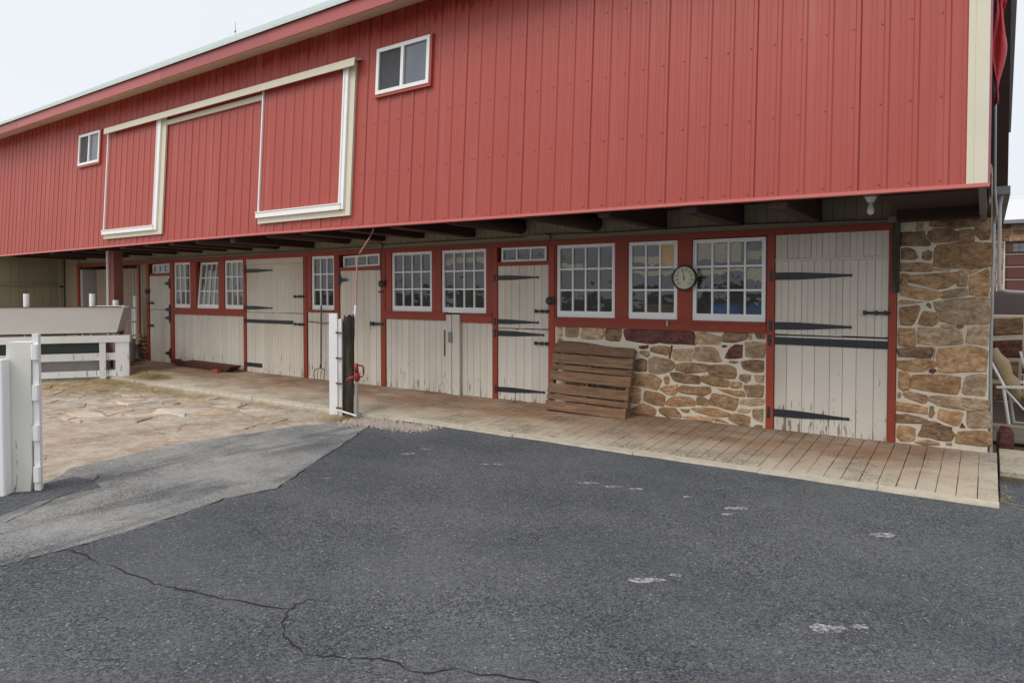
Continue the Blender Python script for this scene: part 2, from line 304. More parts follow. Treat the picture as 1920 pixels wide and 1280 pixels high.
# chalky marks on the asphalt
m = M('chalk', .95, .1); nn = m.noise(26, (1, 1, 1), 6, .75)
tr = m.n.new('ShaderNodeBsdfTransparent'); ms = m.n.new('ShaderNodeMixShader'); ou = m.n['Material Output']
m.l.new(m.ramp(nn, .42, .68), ms.inputs[0]); m.l.new(tr.outputs[0], ms.inputs[1]); m.l.new(m.b.outputs[0], ms.inputs[2]); m.l.new(ms.outputs[0], ou.inputs[0]); CHALK = m.col(c4(.60, .60, .59))
def blob(name, x, y, rx, ry, ang, z, mat, parent, seed):
    rnd = random.Random(seed); n = 14; m = MB(); m.v = [(x, y, z)]
    for i in range(n):
        t = 2*math.pi*i/n; k = rnd.uniform(.55, 1.1); a, b = rx*k*math.cos(t), ry*k*math.sin(t)
        m.v.append((x+a*math.cos(ang)-b*math.sin(ang), y+a*math.sin(ang)+b*math.cos(ang), z))
    m.f = [(0, 1+i, 1+(i+1) % n) for i in range(n)]; return m.obj(name, mat, parent)
for i, (x, y, rx, ry) in enumerate([(-1.66, -4.5, .13, .045), (-1.53, -4.33, .05, .025), (-.65, -4.52, .10, .06), (-.52, -4.4, .06, .03), (-1.6, -2.81, .12, .05), (-1.63, -3.0, .06, .03), (-.59, -2.83, .10, .06), (-2.95, -2.86, .14, .03), (-2.7, -2.83, .1, .025), (-2.5, -2.78, .08, .035), (-4.0, -2.78, .07, .03), (-4.1, -2.85, .06, .02), (-5.05, -2.96, .10, .03), (-5.03, -2.7, .09, .025), (-2.05, -2.75, .06, .03), (-5.0, -4.1, .06, .02)]):
    blob('chalk_mark', x, y, rx, ry, R(35), -.117, CHALK, asph, i)
# walkway: strips with open joints on a dirt bed
LIP = plain('pale kerb concrete', c4(.46, .41, .33), .9, .35, 9, (1, 1, 1), .5, .1)
walk = kind(empty('walkway'), label='scored concrete walkway along the foot of the barn')
WF = -1.62
MB().prism([(-17.2, .3, -.03), (-17.2, WF+.03, -.13), (-17.2, WF+.03, -.3), (-17.2, .3, -.3)], (17.3, 0, 0)).obj('bed', WALKBED, walk)
def zw(y): return .004+(-.1-.004)*(y/WF) if y < 0 else .004
rw = random.Random(5)
def pave(x0, x1, y0, y1, name='paving_strip'):
    dz = rw.uniform(-.001, .001); g = .0028; a, b, c, d = x0+g*rw.uniform(.3, 1.6), x1-g*rw.uniform(.3, 1.6), y0+g*rw.uniform(.5, 1.4), y1-g*rw.uniform(.5, 1.4); m = MB(); e = .0035
    m.v = [(a, c, zw(c)-.05), (b, c, zw(c)-.05), (b, d, zw(d)-.05), (a, d, zw(d)-.05), (a, c, zw(c)-e+dz), (b, c, zw(c)-e+dz), (b, d, zw(d)-e+dz), (a, d, zw(d)-e+dz),
           (a+e, c+e, zw(c)+dz), (b-e, c+e, zw(c)+dz), (b-e, d-e, zw(d)+dz), (a+e, d-e, zw(d)+dz)]
    m.f = [(0, 1, 5, 4), (1, 2, 6, 5), (2, 3, 7, 6), (3, 0, 4, 7), (4, 5, 9, 8), (5, 6, 10, 9), (6, 7, 11, 10), (7, 4, 8, 11), (8, 9, 10, 11)]
    return m.obj(name, WALK, walk)
x = .1
while x > -8.75:
    x1 = x-.147
    for ya, yb in ((-1.5, -1.2), (-1.2, -.9), (-.9, -.6), (-.6, -.3), (-.3, .02)) if x < -.05 else ((-1.5, -.9), (-.9, .02)): pave(x1, x, ya, yb)
    x = x1
xs = [x, -10.45, -12.6, -14.4, -16.9]
for a, b in zip(xs[1:], xs[:-1]): pave(a, b, -1.5 if b > -14 else -1.4, .05, 'concrete_slab')
# front lip of the walkway, broken in places
rl = random.Random(11); a = .1
while a > -14.4:
    b = a-rl.uniform(.5, 1.3); w_ = rl.uniform(-.02, .02)
    if not (-9.6 < a < -8.9):
        m = MB(); n = 5; k = len(m.v)
        for i in range(n+1):
            xx = a+(b-a)*i/n; j = rl.uniform(-.012, .012)
            m.v += [(xx, -1.502, -.095), (xx, WF+w_*.4+j, -.102), (xx, WF-.012+w_*.4+j, -.135), (xx, WF-.012+j, -.3), (xx, -1.502, -.3)]
        for i in range(n):
            for q in range(5): m.f.append((i*5+q, i*5+(q+1) % 5, (i+1)*5+(q+1) % 5, (i+1)*5+q))
        m.f += [(0, 1, 2, 3, 4), tuple(n*5+q for q in range(5))]
        m.obj('kerb_lip', LIP, walk)
    a = b-.006
# slab to the right of the corner
bx('bed', WALKBED, walk, .113, 1.95, -.595, .4, -.3, -.042)
for i in range(6): pave(.115+i*.3, .115+(i+1)*.3, -.6, .3)
# paddock flagstones (broken, uneven)
rs = random.Random(21); cells = {}
def jit(i, j):
    if (i, j) not in cells: cells[(i, j)] = (-7.9-i*.32+rs.uniform(-.13, .13)+(.15 if j % 2 else 0), -1.8-j*.26+rs.uniform(-.12, .12))
    return cells[(i, j)]
for i in range(24):
    for j in range(12):
        q = [jit(i, j), jit(i+1, j), jit(i+1, j+1), jit(i, j+1)]; cx = sum(p[0] for p in q)/4; cy = sum(p[1] for p in q)/4
        if cx > -8.6-.6*(-cy-1.9)+rs.uniform(-1, 1) or rs.random() < .28: continue
        if cx < -13.7 and cy > -2.2: continue
        sh = rs.uniform(.84, .95); mid = [((a[0]+b[0])/2+rs.uniform(-.03, .03), (a[1]+b[1])/2+rs.uniform(-.03, .03)) for a, b in zip(q, q[1:]+q[:1])]
        ring = [p for ab in zip(q, mid) for p in ab]; ring = [(cx+(p[0]-cx)*sh, cy+(p[1]-cy)*sh) for p in ring]
        h = rs.uniform(-.004, .017); tx, ty = rs.uniform(-.03, .03), rs.uniform(-.03, .03); m = MB(); n = len(ring)
        m.v = [(x, y, -.19) for x, y in ring]+[(x, y, -.168+h+(x-cx)*tx+(y-cy)*ty) for x, y in ring]+[(cx+(x-cx)*.9, cy+(y-cy)*.9, -.16+h+(x-cx)*tx+(y-cy)*ty) for x, y in ring]
        m.f = [(k, (k+1) % n, n+(k+1) % n, n+k) for k in range(n)]+[(n+k, n+(k+1) % n, 2*n+(k+1) % n, 2*n+k) for k in range(n)]+[tuple(2*n+k for k in range(n))]
        m.obj('flagstone', SLABS[rs.choice((0, 0, 1, 1, 2))], padd)
# straw and gravel
def straw(areas, name, label, seed):
    r = random.Random(seed); m = MB()
    for (x, y, sx, sy, z, h, n) in areas:
        for _ in range(n):
            px, py = r.gauss(x, sx), r.gauss(y, sy); a = r.uniform(0, 6.28); ln = r.uniform(.04, .16); w_ = r.uniform(.0015, .003); fall = math.exp(-((px-x)/sx)**2/2-((py-y)/sy)**2/2)
            pz = z+r.uniform(0, h)*fall+.002; t = r.uniform(-.35, .35)*(.3+fall); dx, dy = math.cos(a)*ln, math.sin(a)*ln; b = len(m.v)
            m.v += [(px-w_*math.sin(a), py+w_*math.cos(a), pz), (px+w_*math.sin(a), py-w_*math.cos(a), pz), (px+dx+w_*math.sin(a), py+dy-w_*math.cos(a), max(z, pz+t*ln)), (px+dx-w_*math.sin(a), py+dy+w_*math.cos(a), max(z, pz+t*ln))]
            m.f.append((b, b+1, b+2, b+3))
    return kind(m.obj(name, STRAW), 'stuff', label)
straw([(-13.6, -1.25, .35, .16, -.09, .13, 2200), (-14.0, -1.9, .5, .2, -.15, .04, 1800), (-13.4, -2.6, .7, .35, -.15, .03, 2200), (-12.2, -1.95, .9, .18, -.155, .03, 1800), (-14.5, -2.9, .4, .5, -.15, .04, 1500)], 'straw_litter', 'loose straw scattered beside the feed bunk', 3)
straw([(-7.35, -2.0, .16, .09, -.13, .05, 380), (-9.0, -1.8, .5, .12, -.155, .015, 300), (.15, -1.2, .02, .2, -.12, .01, 30)], 'straw_wisps', 'dry grass wisps by the hydrant and in the cracks', 4)
rg = random.Random(9); m = MB()
for _ in range(2600):
    t = rg.random(); x = -7.0+t*1.25+rg.gauss(0, .06); y = -2.02+.18*t+rg.gauss(0, .12); s_ = rg.uniform(.006, .02); z = -.125
    if y > WF-.0: continue
    b = len(m.v); a = rg.uniform(0, 6.28); p = [(s_*rg.uniform(.7, 1.2)*math.cos(a+k*1.5708), s_*rg.uniform(.5, 1.1)*math.sin(a+k*1.5708)) for k in range(4)]
    m.v += [(x+u, y+v, z) for u, v in p]+[(x+u*.6, y+v*.6, z+s_*rg.uniform(.6, 1.1)) for u, v in p]
    m.f += [(b, b+1, b+5, b+4), (b+1, b+2, b+6, b+5), (b+2, b+3, b+7, b+6), (b+3, b, b+4, b+7), (b+4, b+5, b+6, b+7)]
kind(m.obj('gravel', GRAVEL), 'stuff', 'loose gravel at the end of the walkway kerb')
# ------------------------------------------------------------------ barn
barn = empty('barn', 'long red metal sided barn with overhang, stone base and cream stable doors', 'barn')
XL = -24.0
ZB = [(.1, 2.436), (-.57, 2.444), (-2.5, 2.467), (-5.6, 2.486), (-9.4, 2.512), (-11.8, 2.509), (-20, 2.484), (-26, 2.47)]
def zb(x):
    for (a, za), (b, zb_) in zip(ZB[:-1], ZB[1:]):
        if b <= x <= a: return za+(zb_-za)*(a-x)/(a-b)
    return ZB[0][1] if x > 0 else ZB[-1][1]
LEAN = .06
def up(x, z, o=0.): return (x, -1.65+LEAN*(z-2.44)-o, z)     # point on the leaning upper wall, o = proud of it
RIB0, RIBS = -.296, .2215; ZT = 5.46
def ribprof(xa, xb):                                          # (x, proud) outline across the sheet
    P = [(xa, 0.)]; i0 = int((RIB0-xb)/RIBS)-1
    for i in range(int((RIB0-xa)/RIBS)+2, i0-1, -1):
        c = RIB0-RIBS*i
        for d, h in ((-.027, 0), (-.014, .0125), (.014, .0125), (.027, 0), (.085, 0), (.09, .0025), (.10, .0025), (.105, 0), (.125, 0), (.13, .0025), (.14, .0025), (.145, 0)):
            if xa+.003 < c+d < xb-.003: P.append((c+d, h))
    P.append((xb, 0.)); return P
def sheetpanel(name, xa, xb, z0f, z1, parent, proud=0., mat=RED):
    P = ribprof(xa, xb); m = MB(); n = len(P)
    for x, h in P: m.v += [up(x, z0f(x), proud+h), up(x, z1, proud+h)]
    for x, h in P: m.v += [up(x, z0f(x), proud-.01), up(x, z1, proud-.01)]
    m.f = [(2*i, 2*i+2, 2*i+3, 2*i+1) for i in range(n-1)]+[(2*n+2*i, 2*n+2*i+1, 2*n+2*i+3, 2*n+2*i+2) for i in range(n-1)]
    m.f += [(2*i, 2*n+2*i, 2*n+2*i+2, 2*i+2) for i in range(n-1)]+[(2*i+1, 2*i+3, 2*n+2*i+3, 2*n+2*i+1) for i in range(n-1)]+[(0, 1, 2*n+1, 2*n), (2*n-2, 4*n-2, 4*n-1, 2*n-1)]
    return m.obj(name, mat, parent)
seams = [-.155]+[RIB0-RIBS*(3+4*k)+.024 for k in range(0, 27)]
rp = random.Random(2)
for a, b in zip(seams[1:], seams[:-1]):
    o = sheetpanel('siding_panel', a+.002, b-.001, lambda x: zb(x)+.03, ZT, barn, rp.uniform(0, .002))
# screws
SCR = plain('screw heads', c4(.10, .02, .018), .4, .3, 30); m = MB()
for i in range(0, 108):
    for zz in (2.515, 3.21, 3.905, 4.61):
        c = RIB0-RIBS*i-.04; z = zz+.025*(1 if i > 10 else i/10)
        m.prism([up(c+.006*math.cos(t*1.047), z+.006*math.sin(t*1.047), 0) for t in range(6)], (0, -.008, 0)); m.prism([up(c-.026+.003*math.cos(t*1.571), z-.003+.0025*math.sin(t*1.571), 0) for t in range(4)], (0, -.004, 0))
kind(m.obj('screw_heads', SCR, barn), 'stuff')
# flashing along the bottom edge, following the sag
m = MB(); xs = [0.002-.5*i for i in range(49)]
for x in xs: m.v += [up(x, zb(x)+.03, .024), up(x, zb(x), .026), (x, -1.60, zb(x)-.002), (x, -1.60, zb(x)+.03)]
for i in range(len(xs)-1):
    for k in range(4): m.f.append((4*i+k, 4*i+(k+1) % 4, 4*i+4+(k+1) % 4, 4*i+4+k))
m.f += [(0, 1, 2, 3), tuple(4*len(xs)-4+k for k in range(4))]
FL = plain('pink red flashing', c4(.52, .125, .11), .35, .05, 3); m.obj('flashing', FL, barn)
# corner trim, return
def upbox(name, mat, parent, x0, x1, z0, z1, o0, o1):
    m = MB(); m.v = [up(x, z, o) for z in (z0, z1) for (x, o) in ((x0, o0), (x1, o0), (x1, o1), (x0, o1))]
    m.f = [(3, 2, 1, 0), (4, 5, 6, 7), (0, 1, 5, 4), (1, 2, 6, 5), (2, 3, 7, 6), (3, 0, 4, 7)]; return m.obj(name, mat, parent)
upbox('wall_sheathing', DARKWOOD, barn, XL, -.02, 2.53, 5.44, -.035, -.012); upbox('corner_trim', CREAM, barn, -.155, -.012, 2.462, ZT, .0, .024); upbox('trim_bead', CREAM, barn, -.118, -.108, 2.464, ZT, .02, .028)
RETM = plain('purple red return', c4(.30, .085, .12), .5, .1, 4)
MB().prism([(-.012, -1.672, 2.45), (.004, -1.672, 2.45), (.004, -1.45, 2.45), (-.012, -1.45, 2.45)], (0, LEAN*3, 3)).obj('corner_return', RETM, barn)
# upper side wall above the corner (old boards), gable end
MB().box(-.02, .0, -1.4, 9.5, 2.6, 5.4).obj('gable_boards', DARKWOOD, barn)
# windows in the siding
def sliding_window(x0, x1, z0, z1):
    wn = empty('window', parent=barn)
    upbox('window_trim', RED, wn, x0-.03, x1+.03, z0-.04, z0-.001, .0, .05); upbox('window_trim', RED, wn, x1+.001, x1+.03, z0, z1+.02, .0, .045)
    m = MB(); t = .05
    for a, b, c, d in ((x0, x1, z0, z0+t), (x0, x1, z1-t, z1), (x0, x0+t, z0+t, z1-t), (x1-t, x1, z0+t, z1-t), ((x0+x1)/2-.025, (x0+x1)/2+.025, z0+t, z1-t)):
        k = len(m.v); m.v += [up(x, z, o) for z in (c, d) for (x, o) in ((a, 0), (b, 0), (b, .06), (a, .06))]; m.f += [tuple(k+i for i in q) for q in ((3, 2, 1, 0), (4, 5, 6, 7), (0, 1, 5, 4), (1, 2, 6, 5), (2, 3, 7, 6), (3, 0, 4, 7))]
    m.obj('window_frame', WHITE, wn)
    upbox('pane', SCREEN, wn, x0+t, (x0+x1)/2-.025, z0+t, z1-t, .028, .034); upbox('pane', UPGLASS, wn, (x0+x1)/2+.025, x1-t, z0+t, z1-t, .022, .03)
SCREEN = plain('insect screen', c4(.045, .048, .055), .6, .35, 7)
m = M('upper window glass', .08, .9); UPGLASS = m.col(m.mix(m.noise(2), c4(.08, .10, .12), c4(.14, .17, .20)))
sliding_window(-6.94, -5.97, 4.305, 4.935); sliding_window(-15.88, -14.95, 4.27, 4.92)
# sliding doors, their trim and track hood
def sliding_door(x0, x1, xw, xc, zc, zr0, zr1):
    d = empty('sliding_door', parent=barn)
    sheetpanel('door_sheet', x0+.03, x1, lambda x: zr1, 4.80, d, .045)
    upbox('edge_strip', WHITE, d, x0, x0+.028, zr1-.02, 4.80, .03, .075); upbox('edge_rail', WHITE, d, x1+.001, xw, zr1-.09, 4.80, .035, .085); upbox('edge_lip', WHITE, d, x1+.03, x1+.042, zr1-.02, 4.83, .08, .096)
    upbox('bottom_rail', WHITE, d, x0-.01, x1+.06, zr0, zr1, .04, .10); upbox('bottom_lip', WHITE, d, x0-.01, x1+.06, zr1-.012, zr1+.002, .09, .112)
    upbox('jamb_trim', CREAM, barn, xw+.002, xc, zc, 4.86, .018, .05); upbox('sill_trim', CREAM, barn, x0-.01, xw, zc, zr0+.02, .018, .052)
sliding_door(-9.48, -7.58, -7.475, -7.365, 2.68, 2.77, 2.86); sliding_door(-14.57, -12.66, -12.52, -12.38, 2.665, 2.75, 2.835)
m = MB(); HP = [(4.89, .012), (4.87, .15), (4.76, .155), (4.755, .145), (4.85, .135), (4.87, .012)]
m.prism([up(-14.56, z, o) for z, o in HP], (7.28, 0, 0)).obj('track_hood', CREAM, barn)
upbox('header_trim', CREAM, barn, -12.37, -9.5, 4.66, 4.745, .018, .05)
# soffit, fascia, roof
FY, FZ0, FZ1 = -1.95, 5.29, 5.475
for i in range(60):
    x = .3-i*.4; m = MB(); a, b = x-.396, x
    m.v = [(a, FY+.02, FZ0+.012), (b, FY+.02, FZ0+.012), (b, -1.44, 5.445), (a, -1.44, 5.445), (a, FY+.02, FZ0+.03), (b, FY+.02, FZ0+.03), (b, -1.44, 5.465), (a, -1.44, 5.465)]
    m.f = [(3, 2, 1, 0), (4, 5, 6, 7), (0, 1, 5, 4), (1, 2, 6, 5), (2, 3, 7, 6), (3, 0, 4, 7)]; m.obj('soffit_panel', SOFFIT, barn)
RF = plain('fascia red', c4(.42, .10, .095), .4, .06, 2)
for i in range(8): bx('fascia', RF, barn, .35-(i+1)*3.05+.002, .35-i*3.05, FY, FY+.018, FZ0, FZ1)
s_ = .64; m = MB(); rx = .4; n = 0
prof = []
for i in range(107):
    c = .4-i*.2286
    prof += [(c, 0.0), (c-.08, 0), (c-.095, .03), (c-.135, .03), (c-.15, 0)]
for x, h in prof: m.v += [(x, FY-.04, FZ1+.03+h-.025), (x, 5.05, FZ1+.03+h+s_*7.0), (x, FY-.04, FZ1+.02-.025), (x, 5.05, FZ1+.002+s_*7.0)]
for i in range(len(prof)-1):
    a, b = 4*i, 4*i+4; m.f += [(a, b, b+1, a+1), (a+2, a+3, b+3, b+2), (a, a+2, b+2, b)]
m.obj('roof', ROOF, barn); bx('eave_closure', plain('black eave closure', c4(.02, .02, .02), .8), barn, -24, .35, FY-.006, FY+.05, FZ1+.001, FZ1+.022)
MB().prism([(.4, 5.05, FZ1+.01+s_*7), (.4, 12.05, FZ1), (.4, 12.05, FZ1-.05), (.4, 5.05, FZ1-.06+s_*7)], (-24.4, 0, 0)).obj('rear_roof', ROOF, barn)
MB().prism([(-.03, -1.4, 5.45), (-.03, 5.05, 9.85), (-.03, 11.5, 5.45)], (-.05, 0, 0)).obj('gable_end', DARKWOOD, barn)
for x in (-20.3, -15.45, -10.5):
    r = empty('lightning_rod', parent=barn); MB().tube([(x, 5.05, 9.93), (x, 5.05, 10.42)], .008, 6).obj('rod', GREY, r); MB().tube([(x, 5.05, 10.08), (x, 5.05, 10.12), (x, 5.05, 10.16)], [.012, .035, .012], 8).obj('ball', GREY, r)
# forebay underside: deck, joists
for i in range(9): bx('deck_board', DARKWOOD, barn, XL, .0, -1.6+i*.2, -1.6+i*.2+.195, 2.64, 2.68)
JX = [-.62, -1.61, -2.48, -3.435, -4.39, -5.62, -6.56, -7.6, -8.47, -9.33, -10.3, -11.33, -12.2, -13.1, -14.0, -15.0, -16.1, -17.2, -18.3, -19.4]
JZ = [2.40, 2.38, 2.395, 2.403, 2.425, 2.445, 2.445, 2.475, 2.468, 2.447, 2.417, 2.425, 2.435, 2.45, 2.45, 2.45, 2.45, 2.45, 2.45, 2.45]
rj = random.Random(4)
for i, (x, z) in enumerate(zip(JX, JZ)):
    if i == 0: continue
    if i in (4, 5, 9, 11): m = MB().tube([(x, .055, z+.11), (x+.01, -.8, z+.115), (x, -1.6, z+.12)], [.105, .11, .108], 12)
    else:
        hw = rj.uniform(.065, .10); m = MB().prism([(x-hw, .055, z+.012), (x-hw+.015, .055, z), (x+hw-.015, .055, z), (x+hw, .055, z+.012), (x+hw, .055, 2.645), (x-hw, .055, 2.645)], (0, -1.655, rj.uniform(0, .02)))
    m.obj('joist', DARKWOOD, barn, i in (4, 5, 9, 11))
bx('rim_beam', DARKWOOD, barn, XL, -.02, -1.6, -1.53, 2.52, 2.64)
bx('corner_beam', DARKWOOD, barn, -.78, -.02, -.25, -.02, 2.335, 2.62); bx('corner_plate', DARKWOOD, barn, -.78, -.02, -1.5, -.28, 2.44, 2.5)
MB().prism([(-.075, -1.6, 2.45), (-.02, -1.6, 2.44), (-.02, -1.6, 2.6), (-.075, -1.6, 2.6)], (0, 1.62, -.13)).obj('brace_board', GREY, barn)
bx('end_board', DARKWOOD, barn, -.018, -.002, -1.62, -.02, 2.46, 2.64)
# lower wall: backing, header boards, lintel, posts, sills
def back(x0, x1, z0, z1): bx('wall_backing', DARK, barn, x0, x1, .05, .1, z0, z1)
back(-16.3, -.75, 2.26, 2.66)
x = -16.3; rh = random.Random(6)
while x < -.8:
    w_ = rh.choice((.10, .12, .13)); bevbox('header_board', BEIGESHADE, barn, x+.001, min(x+w_, -.79)-.001, .022, .05, 2.40, 2.64, .004); x += w_
bx('header_rail', BEIGESHADE, barn, -16.3, -.86, .0, .05, 2.335, 2.40)
def seg(name, mat, x0, x1, y0, y1, z0, z1): return bevbox(name, mat, barn, x0, x1, y0, y1, z0, z1, .004)
for a, b in ((-19.8, -16.225), (-16.22, -12.36), (-12.358, -8.43), (-8.428, -5.07), (-5.068, -.79)): seg('lintel', REDTRIM, a, b, -.03, .06, 2.262, 2.335)
POSTS = [(-16.22, -16.105), (-15.185, -15.03), (-12.40, -12.315), (-10.515, -10.41), (-9.65, -9.515), (-8.475, -8.362), (-6.11, -6.02), (-5.12, -5.02), (-2.12, -2.035), (-.862, -.79)]
for a, b in POSTS: seg('post', REDTRIM, a, b, -.022, .06, -.01, 2.262)
def fill(a, b, z0, z1): seg('window_post', REDTRIM, a, b, -.012, .06, z0, z1)
for a, b in ((-14.365, -14.13), (-13.285, -13.07), (-10.408, -10.29), (-8.36, -8.225), (-7.325, -7.125), (-6.235, -6.112), (-4.085, -3.895), (-3.215, -3.025), (-5.018, -4.995)): fill(a, b, 1.25, 2.262)
def sill(a, b, z0, z1): seg('sill', REDTRIM, a, b, -.028, .06, z0, z1); seg('sill_cap', REDTRIM, a+.01, b-.01, -.045, -.0285, z1-.03, z1)
sill(-15.03, -12.402, 1.115, 1.25); sill(-10.40, -9.652, 1.235, 1.275); sill(-8.36, -7.005, 1.155, 1.285); sill(-6.715, -6.112, 1.135, 1.275); sill(-5.018, -2.122, 1.12, 1.25)
# doors and board panels
def planks(parent, x0, x1, z0, z1, n, mat, y0=0., name='plank', bead=True, seed=1, thick=.045):
    r = random.Random(seed); ws = [r.uniform(.85, 1.15) for _ in range(n)]; t = sum(ws); x = x0
    for w_ in ws:
        b = x+(x1-x0)*w_/t; j = r.uniform(-.002, .002)
        bevbox(name, mat, parent, x+.0015, b-.0015, y0+j, y0+thick, z0+r.uniform(-.004, .004), z1, .005)
        if bead: bx(name+'_groove', CRACKB, parent, (x+b)/2-.0018, (x+b)/2+.0018, y0+j-.0006, y0+j+.002, z0+.01, z1-.005)
        x = b
CRACKB = plain('bead groove shade dirt', c4(.30, .25, .19), .9, .2, 9)
def strap(parent, x0, x1, z, h=.055, y=-.002, point=True, dz=0., bar=.035):    # long strap hinge, knuckle at x0
    hg = empty('strap_hinge', parent=parent) if False else parent
    m = MB(); d = 1 if x1 > x0 else -1; n = 8; L_ = abs(x1-x0); P0 = []; P1 = []
    for i in range(n+1):
        t = i/n; hh = h/2*(1-.72*max(0, (t-.35)/.65)) if point else h/2
        P0.append((x0+d*L_*t, z+dz*t-hh)); P1.append((x0+d*L_*t, z+dz*t+hh))
    prof = [(x, y, zz) for x, zz in P0+P1[::-1]]; m.prism(prof, (0, -.009, 0))
    if point: c = (x1, z+dz); m.prism([(c[0]+.018*math.cos(t*.785), y, c[1]+.018*math.sin(t*.785)) for t in range(8)], (0, -.012, 0))
    m.box(x0-.03*d if d > 0 else x0, x0 if d > 0 else x0+.03, y-.03, y-.012, z-h*.75, z+h*.75)
    for t in (.12, .4, .65): m.prism([(x0+d*L_*t+.007*math.cos(k*1.047), y-.009, z+dz*t+.007*math.sin(k*1.047)) for k in range(6)], (0, -.004, 0))
    return m.obj('strap_hinge', IRON, parent)
def tee(parent, x, z, w_=.2, h=.14, d=-1):
    m = MB(); m.prism([(x, -.024, z-h/2*.8), (x, -.024, z+h/2*.8), (x+d*w_, -.024, z+.014), (x+d*w_, -.024, z-.014)], (0, -.008, 0)); m.box(x-.012, x+.03, -.038, -.0225, z-h*.8, z+h*.8); return m.obj('tee_hinge', IRON, parent)
def bolt(parent, x0, x1, z):
    m = MB(); m.tube([(x0, -.03, z), (x1, -.03, z)], .013, 8)
    for t in (0, .45, .8): c = x0+(x1-x0)*t; m.box(c-.014, c+.014, -.045, -.0005, z-.024, z+.024)
    return m.obj('slide_bolt', IRON, parent)
def door(x0, x1): return empty('door', parent=barn, loc=(0, 0, 0))
# A small dutch door far left
dA = door(-16.1, -15.19); back(-16.2, -15.0, -.05, 2.03); planks(dA, -16.1, -15.19, -.03, 1.195, 7, BEIGE, seed=1, bead=False); planks(dA, -16.1, -15.19, 1.205, 1.975, 7, BEIGE, seed=2, bead=False)
for z in (1.80, 1.21, 1.02, .22): tee(dA, -15.19, z)
for z in (1.355, .83): bolt(dA, -16.12, -15.9, z)
# B wide dutch door
back(-12.4, -10.4, -.05, 2.26); dB = door(0, 0); planks(dB, -12.31, -10.52, 1.205, 2.15, 12, BEIGE, seed=3, bead=True); planks(dB, -12.31, -10.52, -.035, 1.195, 12, BEIGE, seed=4, bead=True)
bx('door_header', BEIGE, barn, -12.31, -10.52, -.004, .05, 2.155, 2.26)
strap(dB, -12.33, -11.47, 2.03, .075); strap(dB, -12.33, -11.48, 1.292, .075); strap(dB, -12.33, -10.83, 1.025, .07, point=False); strap(dB, -12.33, -11.81, .147, .08, point=False); bolt(dB, -10.75, -10.46, 1.52); bolt(dB, -10.75, -10.46, 1.0)
# C plain door
back(-9.55, -8.4, -.05, 2.03); dC = door(0, 0); planks(dC, -9.51, -8.48, -.035, 1.98, 7, BEIGE, seed=5, bead=False); tee(dC, -9.51, 1.82, .22, .12, 1); tee(dC, -9.51, .35, .22, .12, 1)
m = MB(); m.box(-8.70, -8.39, -.035, -.0225, 1.04, 1.085); m.box(-8.70, -8.62, -.06, -.036, 1.03, 1.10); m.tube([(-8.69, -.05, 1.04), (-8.69, -.052, .96)], .004, 6); m.obj('hasp', IRON, dC)
# D dutch door
back(-6.1, -5.0, -.05, 2.03); dD = door(0, 0); planks(dD, -6.018, -5.123, .005, 1.06, 6, BEIGEDRY, seed=6, bead=False); planks(dD, -6.018, -5.123, 1.075, 1.99, 7, BEIGE, seed=7, bead=False)
strap(dD, -6.045, -5.305, 1.815, .07); strap(dD, -6.045, -5.305, 1.165, .07); strap(dD, -6.045, -5.21, .99, .08); strap(dD, -6.03, -5.2, .15, .075, dz=.02); bolt(dD, -5.33, -5.10, 1.33); bolt(dD, -5.33, -5.10, .87)
# E big dutch door by the stone pier
back(-2.1, -.8, -.05, 2.26); dE = door(0, 0); planks(dE, -2.032, -.865, .0, 1.10, 8, BEIGEDRY, seed=8, bead=False); planks(dE, -2.032, -.865, 1.118, 1.955, 8, BEIGE, seed=9)
planks(dE, -2.032, -.865, 1.985, 2.26, 9, BEIGE, seed=10, name='header_plank'); bx('door_header', BEIGE, dE, -2.032, -.865, -.012, .03, 1.957, 1.985)
strap(dE, -2.055, -1.235, 1.786, .085); strap(dE, -2.055, -1.235, 1.212, .085, dz=.006); strap(dE, -2.065, -.79, 1.04, .085, point=False, dz=-.005); strap(dE, -2.07, -1.245, .2, .085, dz=.005); bolt(dE, -1.09, -.845, 1.38)
# panels below the windows
def panel(x0, x1, z0, z1, n, seed, mat=BEIGEDRY): p = empty('board_panel', parent=barn); back(x0-.02, x1+.02, z0, z1); planks(p, x0, x1, z0, z1, n, mat, seed=seed, bead=False)
panel(-15.03, -12.405, -.05, 1.112, 18, 11); panel(-10.40, -9.655, -.035, 1.232, 6, 12); panel(-8.36, -7.01, -.03, 1.152, 11, 13); panel(-6.71, -6.113, -.02, 1.132, 5, 14, BEIGE)
bt = empty('gate_batten', parent=barn); bx('batten', BEIGE, bt, -7.005, -6.90, -.03, .05, -.03, 1.25); bx('batten', BEIGE, bt, -6.865, -6.72, -.055, .05, -.03, 1.255); MB().tube([(-6.885, -.02, -.03), (-6.885, -.02, 1.25)], .012, 8).obj('rod', GREY, bt); bx('bracket', GREY, bt, -6.93, -6.86, -.075, -.056, .82, .98)
m = MB(); rc = random.Random(3)
for i in range(16): z = 1.0-i*.026; m.box(-7.06-.006+.004*(i % 2), -7.06+.006+.004*(i % 2), -.018-.004*(i % 2), -.0045, z-.016, z+.006)
m.obj('chain', IRON, bt)
